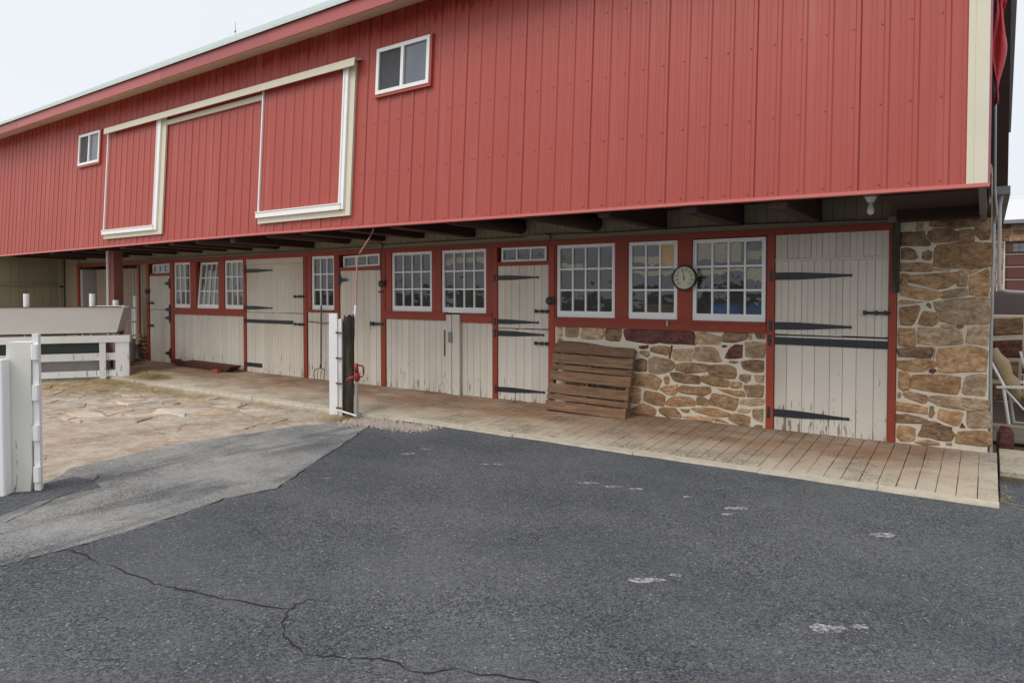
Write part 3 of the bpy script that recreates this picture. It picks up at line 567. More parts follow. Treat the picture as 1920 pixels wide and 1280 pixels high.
# windows
rwin = random.Random(8)
def window(x0, x1, z0, z1, nc, nr=3, dirty=False, tilt=0, fr=.045, bot=.085, roll=0., board=()):
    wn = empty('window', parent=barn, loc=((x0+x1)/2, .02, z0)); hw = (x1-x0)/2; H_ = z1-z0; m = MB(); mu = .011; b_ = .003
    m.box(-hw, hw, -.012, .03, 0, bot).box(-hw, hw, -.010, .03, H_-fr, H_).box(-hw, -hw+fr, -.011, .03, bot, H_-fr).box(hw-fr, hw, -.011, .03, bot, H_-fr)
    iw = 2*hw-2*fr; ih = H_-fr-bot
    for i in range(1, nc): c = -hw+fr+iw*i/nc; m.box(c-mu, c+mu, -.006, .028, bot, H_-fr)
    for j in range(1, nr): c = bot+ih*j/nr; m.box(-hw+fr, hw-fr, -.0075, .0285, c-mu, c+mu)
    m.obj('sash', WHITE, wn)
    for i in range(nc):
        for j in range(nr):
            a = -hw+fr+iw*i/nc; c = bot+ih*j/nr
            o = MB().box(.002, iw/nc-.002, -.002, .002, .002, ih/nr-.002).obj('pane', BOARD_REFLECT if (i, j) in board else (GLASSD if dirty else GLASS), wn)
            o.location = (a, .016, c); o.rotation_euler = (R(rwin.uniform(-.5, .5)), 0, R(rwin.uniform(-.5, .5)))
    wn.rotation_euler = (tilt, roll, 0); return wn
window(-15.02, -14.37, 1.255, 2.258, 3, dirty=True); window(-14.12, -13.29, 1.255, 2.25, 4, dirty=True, tilt=R(-5)); window(-13.06, -12.405, 1.255, 2.258, 3, dirty=True)
window(-10.285, -9.655, 1.278, 2.26, 3); window(-8.22, -7.33, 1.288, 2.26, 4); window(-7.12, -6.24, 1.28, 2.26, 4)
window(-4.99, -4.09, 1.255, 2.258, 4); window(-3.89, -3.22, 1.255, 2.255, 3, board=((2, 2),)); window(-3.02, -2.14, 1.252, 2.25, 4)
def transom(x0, x1, z0, z1, dirty=False, roll=0.): seg('door_head', REDTRIM, x0-.07, x1+.07, -.02, .06, z0-.06, z0-.002); window(x0, x1, z0, z1, 3, 1, dirty, 0, .03, .03, roll)
transom(-15.97, -15.22, 2.04, 2.25, True, R(-1)); transom(-9.43, -8.52, 2.045, 2.25, False, R(-1.5)); transom(-5.96, -5.17, 2.05, 2.258)
# dark post beside the pier, grey box, small fittings
bx('timber_stub', OLDPOST, barn, -.835, -.765, -.05, .0, 1.6, 2.335); bx('junction_box', GREY, barn, -.87, -.75, -.11, -.02, 2.335, 2.40)
for x, z in ((-8.43, 1.745), (-5.085, 1.48), (-16.16, 1.62)):
    k = empty('yard_speaker', parent=barn); MB().tube([(x, -.023, z), (x, -.06, z), (x, -.075, z)], [.055, .055, .03], 16).obj('cup', IRON, k); bx('bracket', IRON, k, x+.03, x+.075, -.05, -.0225, z-.05, z+.06)
bx('catch', IRON, barn, -8.50, -8.40, -.04, -.0225, 1.595, 1.625)
MB().tube([(-16.2, -.012, 2.37), (-13, -.012, 2.385), (-10.6, -.012, 2.37), (-8.6, -.012, 2.39), (-8.45, -.012, 2.42), (-8.38, -.012, 2.40), (-6.5, -.012, 2.41), (-5.3, -.012, 2.405), (-5.15, -.012, 2.43), (-4.2, -.012, 2.40), (-2.6, -.012, 2.41), (-.85, -.012, 2.375)], .006, 6).obj('cable', IRON, barn)
for x in (-8.44, -5.1): MB().tube([(x-.4, -.018, 2.41), (x-.06, -.018, 2.415), (x-.01, -.018, 2.40), (x, -.018, 2.34)], .014, 8).obj('conduit', BEIGESHADE, barn)
MB().tube([(-8.44, -.035, 2.34), (-8.46, -.035, 2.0), (-8.44, -.035, 1.79)], .004, 6).obj('cable', IRON, barn)
bx('hanging_hook', GALV, barn, -3.34, -3.32, -.05, -.0285, 1.17, 1.24)
# ------------------------------------------------------------------ stonework
def stonework(parent, polys, y0, seed):      # outlines in metres on the wall plane: (x, z)
    r = random.Random(seed)
    for matn, pts in polys:
        W = pts
        n = len(W); Q = []
        for i in range(n):
            a, b = W[i], W[(i+1) % n]; Q += [(a[0]*.92+b[0]*.08, a[1]*.92+b[1]*.08), (a[0]*.35+b[0]*.65, a[1]*.35+b[1]*.65)]
        gx = sum(q[0] for q in Q)/len(Q); gz = sum(q[1] for q in Q)/len(Q); mw = min(max(q[0] for q in Q)-min(q[0] for q in Q), max(q[1] for q in Q)-min(q[1] for q in Q)); ex = 1+min(.25, .019/max(mw, .02))
        Q = [(gx+(x-gx)*ex, gz+(z-gz)*ex) for x, z in Q]; Q = [(x+r.uniform(-.006, .006), z+r.uniform(-.006, .006)) for x, z in Q]
        cx = sum(q[0] for q in Q)/len(Q); cz = sum(q[1] for q in Q)/len(Q); n = len(Q); m = MB(); pr = r.uniform(.004, .016)
        mn = min(max(q[0] for q in Q)-min(q[0] for q in Q), max(q[1] for q in Q)-min(q[1] for q in Q)); ins = min(.018, mn*.18)
        def ring(k, y, j=.003): return [(cx+(x-cx)*(1-k*r.uniform(.6, 1.3)), y+r.uniform(-j, j), cz+(z-cz)*(1-k*r.uniform(.6, 1.3))) for x, z in Q]
        m.v = [(x, y0+.02, z) for x, z in Q]+[(x, y0-.001, z) for x, z in Q]+ring(ins/max(mn, .02), y0-pr)+ring(.45, y0-pr-.003, .006)+[(cx, y0-pr-.004, cz)]
        for lv in range(3): m.f += [(lv*n+i, lv*n+(i+1) % n, (lv+1)*n+(i+1) % n, (lv+1)*n+i) for i in range(n)]
        m.f += [(3*n+i, 3*n+(i+1) % n, 4*n) for i in range(n)]
        m.obj('stone', {'t': ST_TAN, 'o': ST_OR, 'b': ST_BR, 'p': ST_PU}[matn], parent)
pier = empty('stone_pier', parent=barn); bx('mortar', MORTAR, pier, -.785, .02, .0, .55, -.05, 2.335)
PU = [('b', [(-0.752, 2.226), (-0.629, 2.225), (-0.553, 2.232), (-0.539, 2.159), (-0.494, 2.105), (-0.511, 2.085), (-0.750, 2.089)]),
 ('t', [(-0.617, 2.339), (-0.563, 2.336), (-0.567, 2.243), (-0.616, 2.235)]),
 ('b', [(-0.462, 2.351), (-0.280, 2.352), (-0.129, 2.345), (-0.124, 2.265), (-0.279, 2.250), (-0.365, 2.268), (-0.478, 2.280)]),
 ('b', [(-0.112, 2.339), (0.007, 2.332), (0.010, 2.129), (-0.068, 2.128), (-0.106, 2.174), (-0.119, 2.270)]),
 ('b', [(-0.504, 2.219), (-0.469, 2.248), (-0.330, 2.246), (-0.257, 2.207), (-0.264, 2.126), (-0.363, 2.110), (-0.476, 2.115), (-0.508, 2.168)]),
 ('b', [(-0.240, 2.226), (-0.127, 2.225), (-0.117, 2.120), (-0.159, 2.102), (-0.243, 2.110)]),
 ('o', [(-0.428, 2.082), (-0.277, 2.096), (0.010, 2.095), (0.013, 1.867), (-0.064, 1.844), (-0.256, 1.843), (-0.455, 1.862), (-0.448, 1.980)]),
 ('b', [(-0.750, 2.053), (-0.681, 2.061), (-0.626, 2.017), (-0.608, 1.964), (-0.635, 1.944), (-0.749, 1.947)]),
 ('b', [(-0.555, 2.009), (-0.519, 2.029), (-0.484, 2.012), (-0.478, 1.950), (-0.509, 1.930), (-0.563, 1.947)]),
 ('b', [(-0.753, 1.895), (-0.716, 1.906), (-0.509, 1.899), (-0.490, 1.852), (-0.508, 1.822), (-0.747, 1.826)]),
 ('t', [(-0.464, 1.852), (-0.325, 1.839), (-0.342, 1.819), (-0.455, 1.818)]),
 ('o', [(-0.747, 1.784), (-0.692, 1.788), (-0.695, 1.699), (-0.750, 1.689)]),
 ('o', [(-0.669, 1.777), (-0.534, 1.786), (-0.256, 1.802), (-0.271, 1.701), (-0.339, 1.650), (-0.409, 1.635), (-0.668, 1.704)]),
 ('t', [(-0.235, 1.827), (-0.072, 1.829), (-0.146, 1.785), (-0.230, 1.793)]),
 ('t', [(-0.234, 1.771), (-0.175, 1.765), (-0.174, 1.665), (-0.254, 1.670)]),
 ('o', [(-0.150, 1.750), (-0.063, 1.789), (0.010, 1.837), (0.010, 1.574), (-0.151, 1.569)]),
 ('o', [(-0.745, 1.657), (-0.713, 1.668), (-0.408, 1.609), (-0.399, 1.558), (-0.504, 1.521), (-0.744, 1.557)]),
 ('t', [(-0.373, 1.599), (-0.322, 1.625), (-0.203, 1.640), (-0.177, 1.609), (-0.185, 1.564), (-0.321, 1.538), (-0.386, 1.543)]),
 ('t', [(-0.761, 1.499), (-0.739, 1.520), (-0.548, 1.500), (-0.629, 1.484), (-0.756, 1.470)]),
 ('o', [(-0.765, 1.435), (-0.619, 1.458), (-0.574, 1.443), (-0.626, 1.280), (-0.644, 1.263), (-0.749, 1.255)]),
 ('b', [(-0.521, 1.464), (-0.503, 1.495), (-0.481, 1.480), (-0.481, 1.434)]),
 ('o', [(-0.542, 1.407), (-0.440, 1.383), (-0.413, 1.301), (-0.447, 1.253), (-0.594, 1.260)]),
 ('t', [(-0.459, 1.496), (-0.269, 1.528), (0.010, 1.549), (0.010, 1.291), (-0.181, 1.276), (-0.387, 1.296), (-0.414, 1.373)]),
 ('b', [(-0.261, 1.253), (-0.232, 1.273), (-0.197, 1.255), (-0.231, 1.232)]),
 ('t', [(-0.378, 1.271), (-0.283, 1.271), (-0.274, 1.248), (-0.377, 1.242)]),
 ('o', [(-0.772, 1.218), (-0.634, 1.220), (-0.617, 1.138), (-0.614, 1.039), (-0.760, 1.036)]),
 ('t', [(-0.585, 1.223), (-0.386, 1.224), (-0.231, 1.224), (-0.208, 1.093), (-0.216, 1.082), (-0.383, 1.053), (-0.578, 1.060)]),
 ('t', [(-0.155, 1.236), (-0.097, 1.248), (0.006, 1.276), (0.009, 1.067), (-0.111, 1.087), (-0.174, 1.084)])]
PLW = [('b', [(-0.760, 0.999), (-0.705, 1.007), (-0.484, 1.033), (-0.487, 0.924), (-0.612, 0.922), (-0.750, 0.920)]),
 ('t', [(-0.453, 1.019), (-0.435, 1.020), (-0.439, 0.926), (-0.456, 0.925)]),
 ('o', [(-0.409, 1.021), (-0.262, 1.041), (-0.111, 1.055), (0.001, 1.030), (-0.004, 0.815), (-0.174, 0.794), (-0.393, 0.779), (-0.416, 0.912)]),
 ('o', [(-0.758, 0.872), (-0.612, 0.893), (-0.478, 0.893), (-0.433, 0.854), (-0.442, 0.833), (-0.539, 0.785), (-0.638, 0.773), (-0.757, 0.803)]),
 ('p', [(-0.485, 0.789), (-0.441, 0.812), (-0.424, 0.788), (-0.450, 0.767), (-0.490, 0.771)]),
 ('o', [(-0.757, 0.744), (-0.720, 0.763), (-0.665, 0.729), (-0.672, 0.586), (-0.722, 0.566), (-0.760, 0.595)]),
 ('o', [(-0.628, 0.732), (-0.503, 0.746), (-0.344, 0.746), (-0.229, 0.744), (-0.239, 0.570), (-0.377, 0.569), (-0.640, 0.589)]),
 ('t', [(-0.174, 0.748), (-0.004, 0.785), (-0.005, 0.570), (-0.104, 0.567), (-0.196, 0.574)]),
 ('t', [(-0.768, 0.531), (-0.745, 0.543), (-0.735, 0.501), (-0.763, 0.483)]),
 ('b', [(-0.712, 0.530), (-0.662, 0.552), (-0.513, 0.531), (-0.512, 0.458), (-0.543, 0.447), (-0.684, 0.490)]),
 ('t', [(-0.473, 0.519), (-0.342, 0.536), (0.000, 0.525), (-0.003, 0.445), (-0.036, 0.422), (-0.169, 0.409), (-0.384, 0.429), (-0.468, 0.478)]),
 ('o', [(-0.771, 0.429), (-0.652, 0.429), (-0.516, 0.411), (-0.511, 0.343), (-0.533, 0.336), (-0.770, 0.344)]),
 ('b', [(-0.476, 0.404), (-0.445, 0.418), (-0.436, 0.361), (-0.452, 0.308), (-0.479, 0.315)]),
 ('o', [(-0.392, 0.392), (-0.254, 0.395), (-0.190, 0.376), (-0.222, 0.245), (-0.252, 0.242), (-0.404, 0.297)]),
 ('t', [(-0.152, 0.395), (-0.085, 0.407), (0.030, 0.403), (0.037, 0.259), (-0.033, 0.241), (-0.141, 0.239), (-0.155, 0.298)]),
 ('b', [(-0.770, 0.301), (-0.696, 0.312), (-0.514, 0.285), (-0.550, 0.234), (-0.773, 0.215)]),
 ('o', [(-0.768, 0.178), (-0.713, 0.192), (-0.603, 0.176), (-0.611, 0.059), (-0.638, 0.034), (-0.739, 0.027), (-0.771, 0.060)]),
 ('b', [(-0.531, 0.210), (-0.487, 0.257), (-0.425, 0.258), (-0.294, 0.221), (-0.285, 0.181), (-0.259, 0.148), (-0.284, 0.089), (-0.353, 0.072), (-0.450, 0.094), (-0.570, 0.095)]),
 ('p', [(-0.209, 0.241), (-0.192, 0.274), (-0.166, 0.236), (-0.209, 0.226)]),
 ('o', [(-0.221, 0.184), (-0.082, 0.207), (0.037, 0.209), (0.043, 0.090), (0.003, 0.059), (-0.236, 0.064)]),
 ('o', [(-0.601, 0.028), (-0.494, 0.063), (-0.423, 0.056), (-0.396, 0.033), (-0.493, 0.005)]),
 ('t', [(-0.327, 0.053), (-0.283, 0.066), (-0.279, 0.043), (-0.326, 0.037)])]
stonework(pier, PU, .0, 31); stonework(pier, PLW, .0, 32)
sw = empty('stone_wall', parent=barn); bx('mortar', MORTAR, sw, -5.018, -2.122, .0, .4, -.05, 1.119)
SW = [('p', [(-3.919, 1.099), (-3.701, 1.121), (-3.341, 1.115), (-3.036, 1.111), (-3.007, 0.964), (-3.041, 0.946), (-3.270, 0.948), (-3.435, 0.954), (-3.590, 0.934), (-3.875, 0.968), (-3.906, 1.036)]),
 ('t', [(-2.952, 1.086), (-2.886, 1.100), (-2.679, 1.064), (-2.678, 0.973), (-2.819, 0.962), (-2.968, 0.955)]),
 ('b', [(-2.615, 1.112), (-2.343, 1.113), (-2.363, 1.049), (-2.477, 1.003), (-2.625, 1.002)]),
 ('t', [(-2.323, 1.103), (-2.292, 1.104), (-2.292, 1.042), (-2.322, 1.041)]),
 ('b', [(-2.252, 1.114), (-2.146, 1.112), (-2.146, 1.053), (-2.231, 1.055)]),
 ('p', [(-3.731, 0.899), (-3.615, 0.916), (-3.614, 0.876), (-3.712, 0.862)]),
 ('t', [(-3.712, 0.831), (-3.596, 0.837), (-3.602, 0.768), (-3.632, 0.761), (-3.712, 0.803)]),
 ('o', [(-3.566, 0.884), (-3.482, 0.910), (-3.328, 0.906), (-3.333, 0.811), (-3.386, 0.802), (-3.554, 0.828)]),
 ('p', [(-3.293, 0.908), (-3.272, 0.909), (-3.301, 0.768), (-3.318, 0.767)]),
 ('t', [(-3.281, 0.858), (-3.223, 0.877), (-3.024, 0.903), (-3.023, 0.750), (-3.245, 0.737), (-3.275, 0.791)]),
 ('t', [(-2.973, 0.906), (-2.884, 0.926), (-2.742, 0.922), (-2.688, 0.855), (-2.649, 0.761), (-2.687, 0.751), (-2.928, 0.756), (-2.989, 0.768)]),
 ('p', [(-2.645, 0.948), (-2.614, 0.960), (-2.582, 0.945), (-2.635, 0.930)]),
 ('p', [(-2.544, 0.926), (-2.497, 0.960), (-2.404, 0.974), (-2.403, 0.822), (-2.475, 0.806), (-2.602, 0.806), (-2.581, 0.871)]),
 ('t', [(-2.368, 0.997), (-2.291, 1.016), (-2.140, 1.012), (-2.149, 0.836), (-2.361, 0.830)]),
 ('b', [(-3.798, 0.706), (-3.699, 0.740), (-3.626, 0.716), (-3.619, 0.591), (-3.649, 0.574), (-3.810, 0.572)]),
 ('t', [(-3.595, 0.729), (-3.517, 0.767), (-3.410, 0.762), (-3.269, 0.725), (-3.245, 0.682), (-3.280, 0.624), (-3.432, 0.552), (-3.588, 0.564)]),
 ('b', [(-3.222, 0.694), (-3.017, 0.718), (-2.833, 0.707), (-2.838, 0.620), (-3.061, 0.594), (-3.210, 0.617)]),
 ('b', [(-2.795, 0.698), (-2.708, 0.717), (-2.537, 0.714), (-2.479, 0.676), (-2.484, 0.564), (-2.653, 0.563), (-2.794, 0.590)]),
 ('t', [(-2.548, 0.772), (-2.454, 0.777), (-2.475, 0.750), (-2.548, 0.745)]),
 ('b', [(-2.407, 0.764), (-2.300, 0.791), (-2.158, 0.799), (-2.157, 0.665), (-2.268, 0.653), (-2.370, 0.683)]),
 ('t', [(-2.432, 0.605), (-2.308, 0.624), (-2.308, 0.561), (-2.349, 0.522), (-2.421, 0.553)]),
 ('t', [(-2.263, 0.611), (-2.157, 0.624), (-2.156, 0.541), (-2.226, 0.541)]),
 ('o', [(-3.816, 0.520), (-3.698, 0.534), (-3.528, 0.534), (-3.420, 0.480), (-3.485, 0.345), (-3.636, 0.373), (-3.822, 0.387)]),
 ('o', [(-3.384, 0.505), (-3.349, 0.535), (-3.314, 0.499), (-3.319, 0.442), (-3.372, 0.438)]),
 ('b', [(-3.297, 0.573), (-3.221, 0.583), (-2.937, 0.564), (-2.931, 0.467), (-3.106, 0.459), (-3.244, 0.482)]),
 ('o', [(-2.893, 0.551), (-2.816, 0.573), (-2.578, 0.531), (-2.578, 0.456), (-2.771, 0.457), (-2.898, 0.496)]),
 ('o', [(-2.536, 0.518), (-2.410, 0.522), (-2.410, 0.459), (-2.462, 0.444), (-2.535, 0.454)]),
 ('b', [(-2.374, 0.483), (-2.297, 0.497), (-2.161, 0.508), (-2.160, 0.376), (-2.327, 0.356), (-2.358, 0.421)]),
 ('o', [(-3.455, 0.359), (-3.360, 0.400), (-3.209, 0.434), (-3.208, 0.362), (-3.243, 0.303), (-3.336, 0.307)]),
 ('o', [(-3.174, 0.392), (-3.128, 0.422), (-2.992, 0.418), (-2.815, 0.432), (-2.803, 0.363), (-2.880, 0.324), (-3.059, 0.325), (-3.162, 0.344)]),
 ('o', [(-2.674, 0.417), (-2.503, 0.414), (-2.394, 0.418), (-2.378, 0.362), (-2.493, 0.357)]),
 ('o', [(-3.853, 0.344), (-3.716, 0.337), (-3.721, 0.159), (-3.858, 0.146)]),
 ('o', [(-3.648, 0.320), (-3.455, 0.308), (-3.371, 0.275), (-3.382, 0.156), (-3.490, 0.152), (-3.654, 0.188)]),
 ('o', [(-3.347, 0.199), (-3.266, 0.273), (-3.070, 0.291), (-3.002, 0.247), (-2.979, 0.194), (-3.172, 0.160), (-3.347, 0.160)]),
 ('o', [(-2.947, 0.296), (-2.880, 0.304), (-2.814, 0.275), (-2.813, 0.210), (-2.946, 0.198)]),
 ('o', [(-2.786, 0.267), (-2.749, 0.357), (-2.609, 0.347), (-2.450, 0.324), (-2.460, 0.244), (-2.491, 0.177), (-2.640, 0.194), (-2.786, 0.224)]),
 ('t', [(-2.404, 0.317), (-2.154, 0.345), (-2.164, 0.277), (-2.295, 0.254), (-2.403, 0.260)]),
 ('o', [(-3.864, 0.053), (-3.709, 0.131), (-3.647, 0.148), (-3.501, 0.094), (-3.525, 0.006), (-3.696, 0.006), (-3.864, 0.024)]),
 ('o', [(-3.447, 0.094), (-3.406, 0.120), (-3.253, 0.135), (-3.172, 0.054), (-3.183, 0.020), (-3.334, 0.015), (-3.429, 0.050)]),
 ('o', [(-3.172, 0.126), (-3.058, 0.132), (-3.058, 0.099), (-3.115, 0.088)]),
 ('o', [(-3.002, 0.148), (-2.879, 0.171), (-2.715, 0.171), (-2.581, 0.141), (-2.596, 0.092), (-2.769, 0.085), (-2.923, 0.112)]),
 ('t', [(-2.449, 0.197), (-2.387, 0.214), (-2.315, 0.205), (-2.325, 0.162), (-2.439, 0.161)]),
 ('t', [(-2.274, 0.214), (-2.153, 0.231), (-2.162, 0.085), (-2.268, 0.110)]),
 ('o', [(-3.114, 0.027), (-3.057, 0.049), (-2.878, 0.062), (-2.774, 0.057), (-2.779, 0.019), (-2.933, 0.007)]),
 ('o', [(-2.736, 0.045), (-2.682, 0.061), (-2.553, 0.011), (-2.714, 0.020)]),
 ('o', [(-2.538, 0.119), (-2.470, 0.137), (-2.314, 0.121), (-2.319, 0.016), (-2.417, 0.010), (-2.543, 0.055)]),
 ('b', [(-2.252, 0.018), (-2.212, 0.038), (-2.162, 0.023), (-2.181, 0.010)])]
stonework(sw, SW, .0, 33)
SL = [('t', [(-4.974, 1.109), (-4.899, 1.111), (-4.905, 0.990), (-4.974, 0.987)]),
 ('t', [(-4.850, 1.113), (-4.643, 1.119), (-4.642, 0.986), (-4.834, 0.979)]),
 ('t', [(-4.586, 1.120), (-4.257, 1.125), (-4.262, 0.967), (-4.589, 0.960)]),
 ('b', [(-4.218, 1.115), (-3.990, 1.111), (-4.004, 0.956), (-4.226, 0.961)]),
 ('b', [(-4.981, 0.922), (-4.899, 0.920), (-4.914, 0.609), (-4.987, 0.605)]),
 ('o', [(-4.856, 0.879), (-4.620, 0.890), (-4.632, 0.703), (-4.882, 0.701)]),
 ('t', [(-4.843, 0.650), (-4.619, 0.662), (-4.631, 0.476), (-4.865, 0.471)]),
 ('o', [(-4.829, 0.420), (-4.619, 0.435), (-4.631, 0.248), (-4.848, 0.241)]),
 ('t', [(-4.816, 0.190), (-4.618, 0.207), (-4.630, 0.020), (-4.832, 0.012)]),
 ('t', [(-4.585, 0.872), (-4.356, 0.879), (-4.368, 0.693), (-4.610, 0.693)]),
 ('o', [(-4.572, 0.646), (-4.355, 0.656), (-4.367, 0.469), (-4.593, 0.467)]),
 ('t', [(-4.559, 0.420), (-4.354, 0.432), (-4.366, 0.245), (-4.577, 0.241)]),
 ('o', [(-4.546, 0.194), (-4.354, 0.208), (-4.365, 0.020), (-4.561, 0.015)]),
 ('o', [(-4.322, 0.864), (-4.101, 0.869), (-4.112, 0.683), (-4.346, 0.686)]),
 ('t', [(-4.310, 0.642), (-4.100, 0.649), (-4.111, 0.463), (-4.330, 0.463)]),
 ('o', [(-4.297, 0.420), (-4.099, 0.429), (-4.110, 0.242), (-4.314, 0.241)]),
 ('t', [(-4.284, 0.197), (-4.098, 0.208), (-4.109, 0.021), (-4.298, 0.019)]),
 ('t', [(-4.068, 0.857), (-3.853, 0.859), (-3.864, 0.674), (-4.091, 0.679)]),
 ('o', [(-4.055, 0.638), (-3.852, 0.643), (-3.863, 0.456), (-4.075, 0.460)]),
 ('t', [(-4.043, 0.419), (-3.851, 0.426), (-3.862, 0.239), (-4.060, 0.241)]),
 ('o', [(-4.030, 0.200), (-3.850, 0.208), (-3.861, 0.022), (-4.044, 0.022)])]
stonework(sw, SL, .0, 34)
# gable end of stone with conduit, downspout and dark timber bay
ge = empty('gable_wall', parent=barn); bx('mortar', MORTAR, ge, -.5, .018, .551, 9.5, -.05, 2.95)
rg2 = random.Random(14)
for j in range(9):
    y = .03 if j % 2 else .1
    while y < 4.2:
        l_ = rg2.uniform(.25, .6); z0 = .02+j*.32; m = MB(); g = .02; a, b, c, d = y+g, y+l_-g, z0+g, z0+.30-g
        m.v = [(.016, a, c), (.016, b, c), (.016, b, d), (.016, a, d), (.028, a+.02, c+.02), (.03, b-.02, c+.02), (.03, b-.02, d-.02), (.028, a+.02, d-.02)]; m.f = [(0, 1, 5, 4), (1, 2, 6, 5), (2, 3, 7, 6), (3, 0, 4, 7), (4, 5, 6, 7)]
        m.obj('stone', rg2.choice((ST_TAN, ST_OR, ST_BR)), ge); y += l_
for i in range(14): bx('bay_board', DARKWOOD, barn, .0, .20, 2.95+i*.45, 2.95+i*.45+.445, 2.95, 7.2)
MB().tube([(.05, .03, -.04), (.045, .03, .3), (.035, .02, .8), (.042, .02, 2.28), (.06, -.06, 2.36), (.04, -.1, 2.6), (.03, -.3, 3.6)], .014, 8).obj('conduit', GALV, barn)
bx('gutter', GREY, barn, .0, .215, 2.3, 7.0, 2.83, 2.93)
MB().tube([(.13, 2.45, 2.85), (.11, 2.45, 2.7), (.115, 2.45, 1.75), (.13, 2.45, 1.64), (.2, 2.45, 1.61), (.7, 2.5, 1.58)], .022, 8).obj('downspout', plain('pale gutter metal', c4(.55, .57, .58), .4, .08, 6), barn)
# rooms behind the windows
it = MB().box(-16.3, -.8, 4.5, 4.6, -.1, 2.65).box(-16.4, -16.3, .1, 4.6, -.1, 2.65).box(-.8, -.7, .1, 4.6, -.1, 2.65).box(-16.3, -.8, .1, 4.5, -.2, -.1).box(-16.3, -.8, .1, 4.5, 2.66, 2.7)
it.box(-12.38, -12.3, .1, 4.5, -.1, 2.66).box(-6.1, -6.02, .1, 4.5, -.1, 2.66); it.obj('interior_shell', DARK, barn)
def reflect_patch(x0, x1, z0, z1, y, seed):  # wavy tan sheet added behind panes, imitating bright cloud reflections in the glass
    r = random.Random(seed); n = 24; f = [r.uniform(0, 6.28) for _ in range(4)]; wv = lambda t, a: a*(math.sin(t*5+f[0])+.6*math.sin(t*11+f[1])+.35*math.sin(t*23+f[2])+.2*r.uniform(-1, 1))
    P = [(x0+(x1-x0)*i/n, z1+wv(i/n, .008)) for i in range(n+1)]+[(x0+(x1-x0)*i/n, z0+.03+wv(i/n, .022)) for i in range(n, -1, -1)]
    return MB().prism([(x, y, z) for x, z in P], (0, .004, 0)).obj('reflection_patch', BOARD_REFLECT, barn)
reflect_patch(-2.98, -2.44, 1.95, 2.2, .056, 1); reflect_patch(-2.37, -2.16, 1.70, 1.88, .058, 2); reflect_patch(-2.37, -2.16, 1.98, 2.10, .058, 12); reflect_patch(-3.86, -3.44, 1.95, 2.07, .056, 3); reflect_patch(-4.96, -4.6, 1.90, 2.0, .056, 4); reflect_patch(-2.98, -2.42, 1.80, 1.88, .062, 5); reflect_patch(-3.86, -3.3, 1.80, 1.88, .062, 7); reflect_patch(-7.08, -6.3, 2.02, 2.14, .06, 6)
# ------------------------------------------------------------------ left end of the barn: curtain doorway, side wall, post
def folds(x0, x1, y, z0, z1, mat, name, parent, amp=.03, wl=.16):
    m = MB(); n = int((x1-x0)/wl*8); 
    for i in range(n+1): x = x0+(x1-x0)*i/n; yy = y+amp*math.sin(i/8*6.283)+.3*amp*math.sin(i*.37); m.v += [(x, yy, z0), (x, yy, z1), (x, yy+.01, z0), (x, yy+.01, z1)]
    m.f = [q for i in range(n) for q in ((4*i, 4*i+4, 4*i+5, 4*i+1), (4*i+2, 4*i+3, 4*i+7, 4*i+6))]; return m.obj(name, mat, parent, True)
CURT = plain('brown plastic curtain', c4(.34, .26, .20), .5, .3, 2.5, (3, 1, .2))
folds(-19.6, -16.6, .35, .3, 2.2, CURT, 'doorway_curtain', barn)
seg('post', REDTRIM, -19.78, -19.68, -.02, .06, .2, 2.26); seg('post', REDTRIM, -16.62, -16.55, -.02, .06, .55, 2.26)
bx('plaster_reveal', CONC, barn, -19.67, -19.55, .02, .35, .2, 2.2); bx('doorway_wall', BEIGESHADE, barn, -20.6, -19.79, .0, .1, -.1, 2.66); bx('doorway_header', BEIGESHADE, barn, -19.78, -16.31, .03, .1, 2.34, 2.66)
planks(empty('board_panel', parent=barn), -16.545, -16.225, .62, 2.26, 3, BEIGESHADE, .01, seed=40)
MB().box(-20.6, -16.31, .6, .7, -.1, 2.66).box(-20.6, -19.6, .1, .6, -.1, 2.66).box(-20.6, -16.31, .1, .6, 2.3, 2.66).obj('doorway_dark', DARK, barn)
rr = random.Random(17)
for i in range(7):
    for j in range(2):
        z = -.05+i*.095; c = -16.46+j*.15+rr.uniform(-.02, .02); MB().tube([(c-.07, .0, z+.045), (c-.05, -.03, z+.045), (c+.05, -.035, z+.045), (c+.07, .0, z+.045)], [.03, .046, .045, .03], 7).obj('rubble_stone', rr.choice((ST_OR, ST_TAN, ST_BR)), barn)
bx('rubble_core', MORTAR, barn, -16.6, -16.225, .0, .3, -.1, .61)
# side wall with a ledge closing the overhang at the far end
sdw = empty('side_wall', parent=barn)
for i in range(9): bx('wall_board', BEIGESHADE, sdw, -20.62, -20.58, -1.6+i*.18, -1.6+i*.18+.176, -.2, 2.64)
MB().prism([(-20.58, -1.6, 1.80), (-20.50, -1.6, 1.80), (-20.50, -1.6, 1.84), (-20.58, -1.6, 1.84)], (0, 1.58, -.07)).obj('ledge', BEIGESHADE, sdw); bx('corner_stud', BEIGESHADE, sdw, -20.6, -20.5, -.14, -.04, -.1, 2.64)
# brown post under the overhang
bp = empty('overhang_post', parent=barn); bx('post', BROWNPOST, bp, -15.97, -15.77, -.95, -.75, -.15, 2.64); MB().tube([(-16.0, -.97, -.1), (-16.0, -.97, 2.6)], .03, 8).obj('pipe', WHITEWORN, bp)
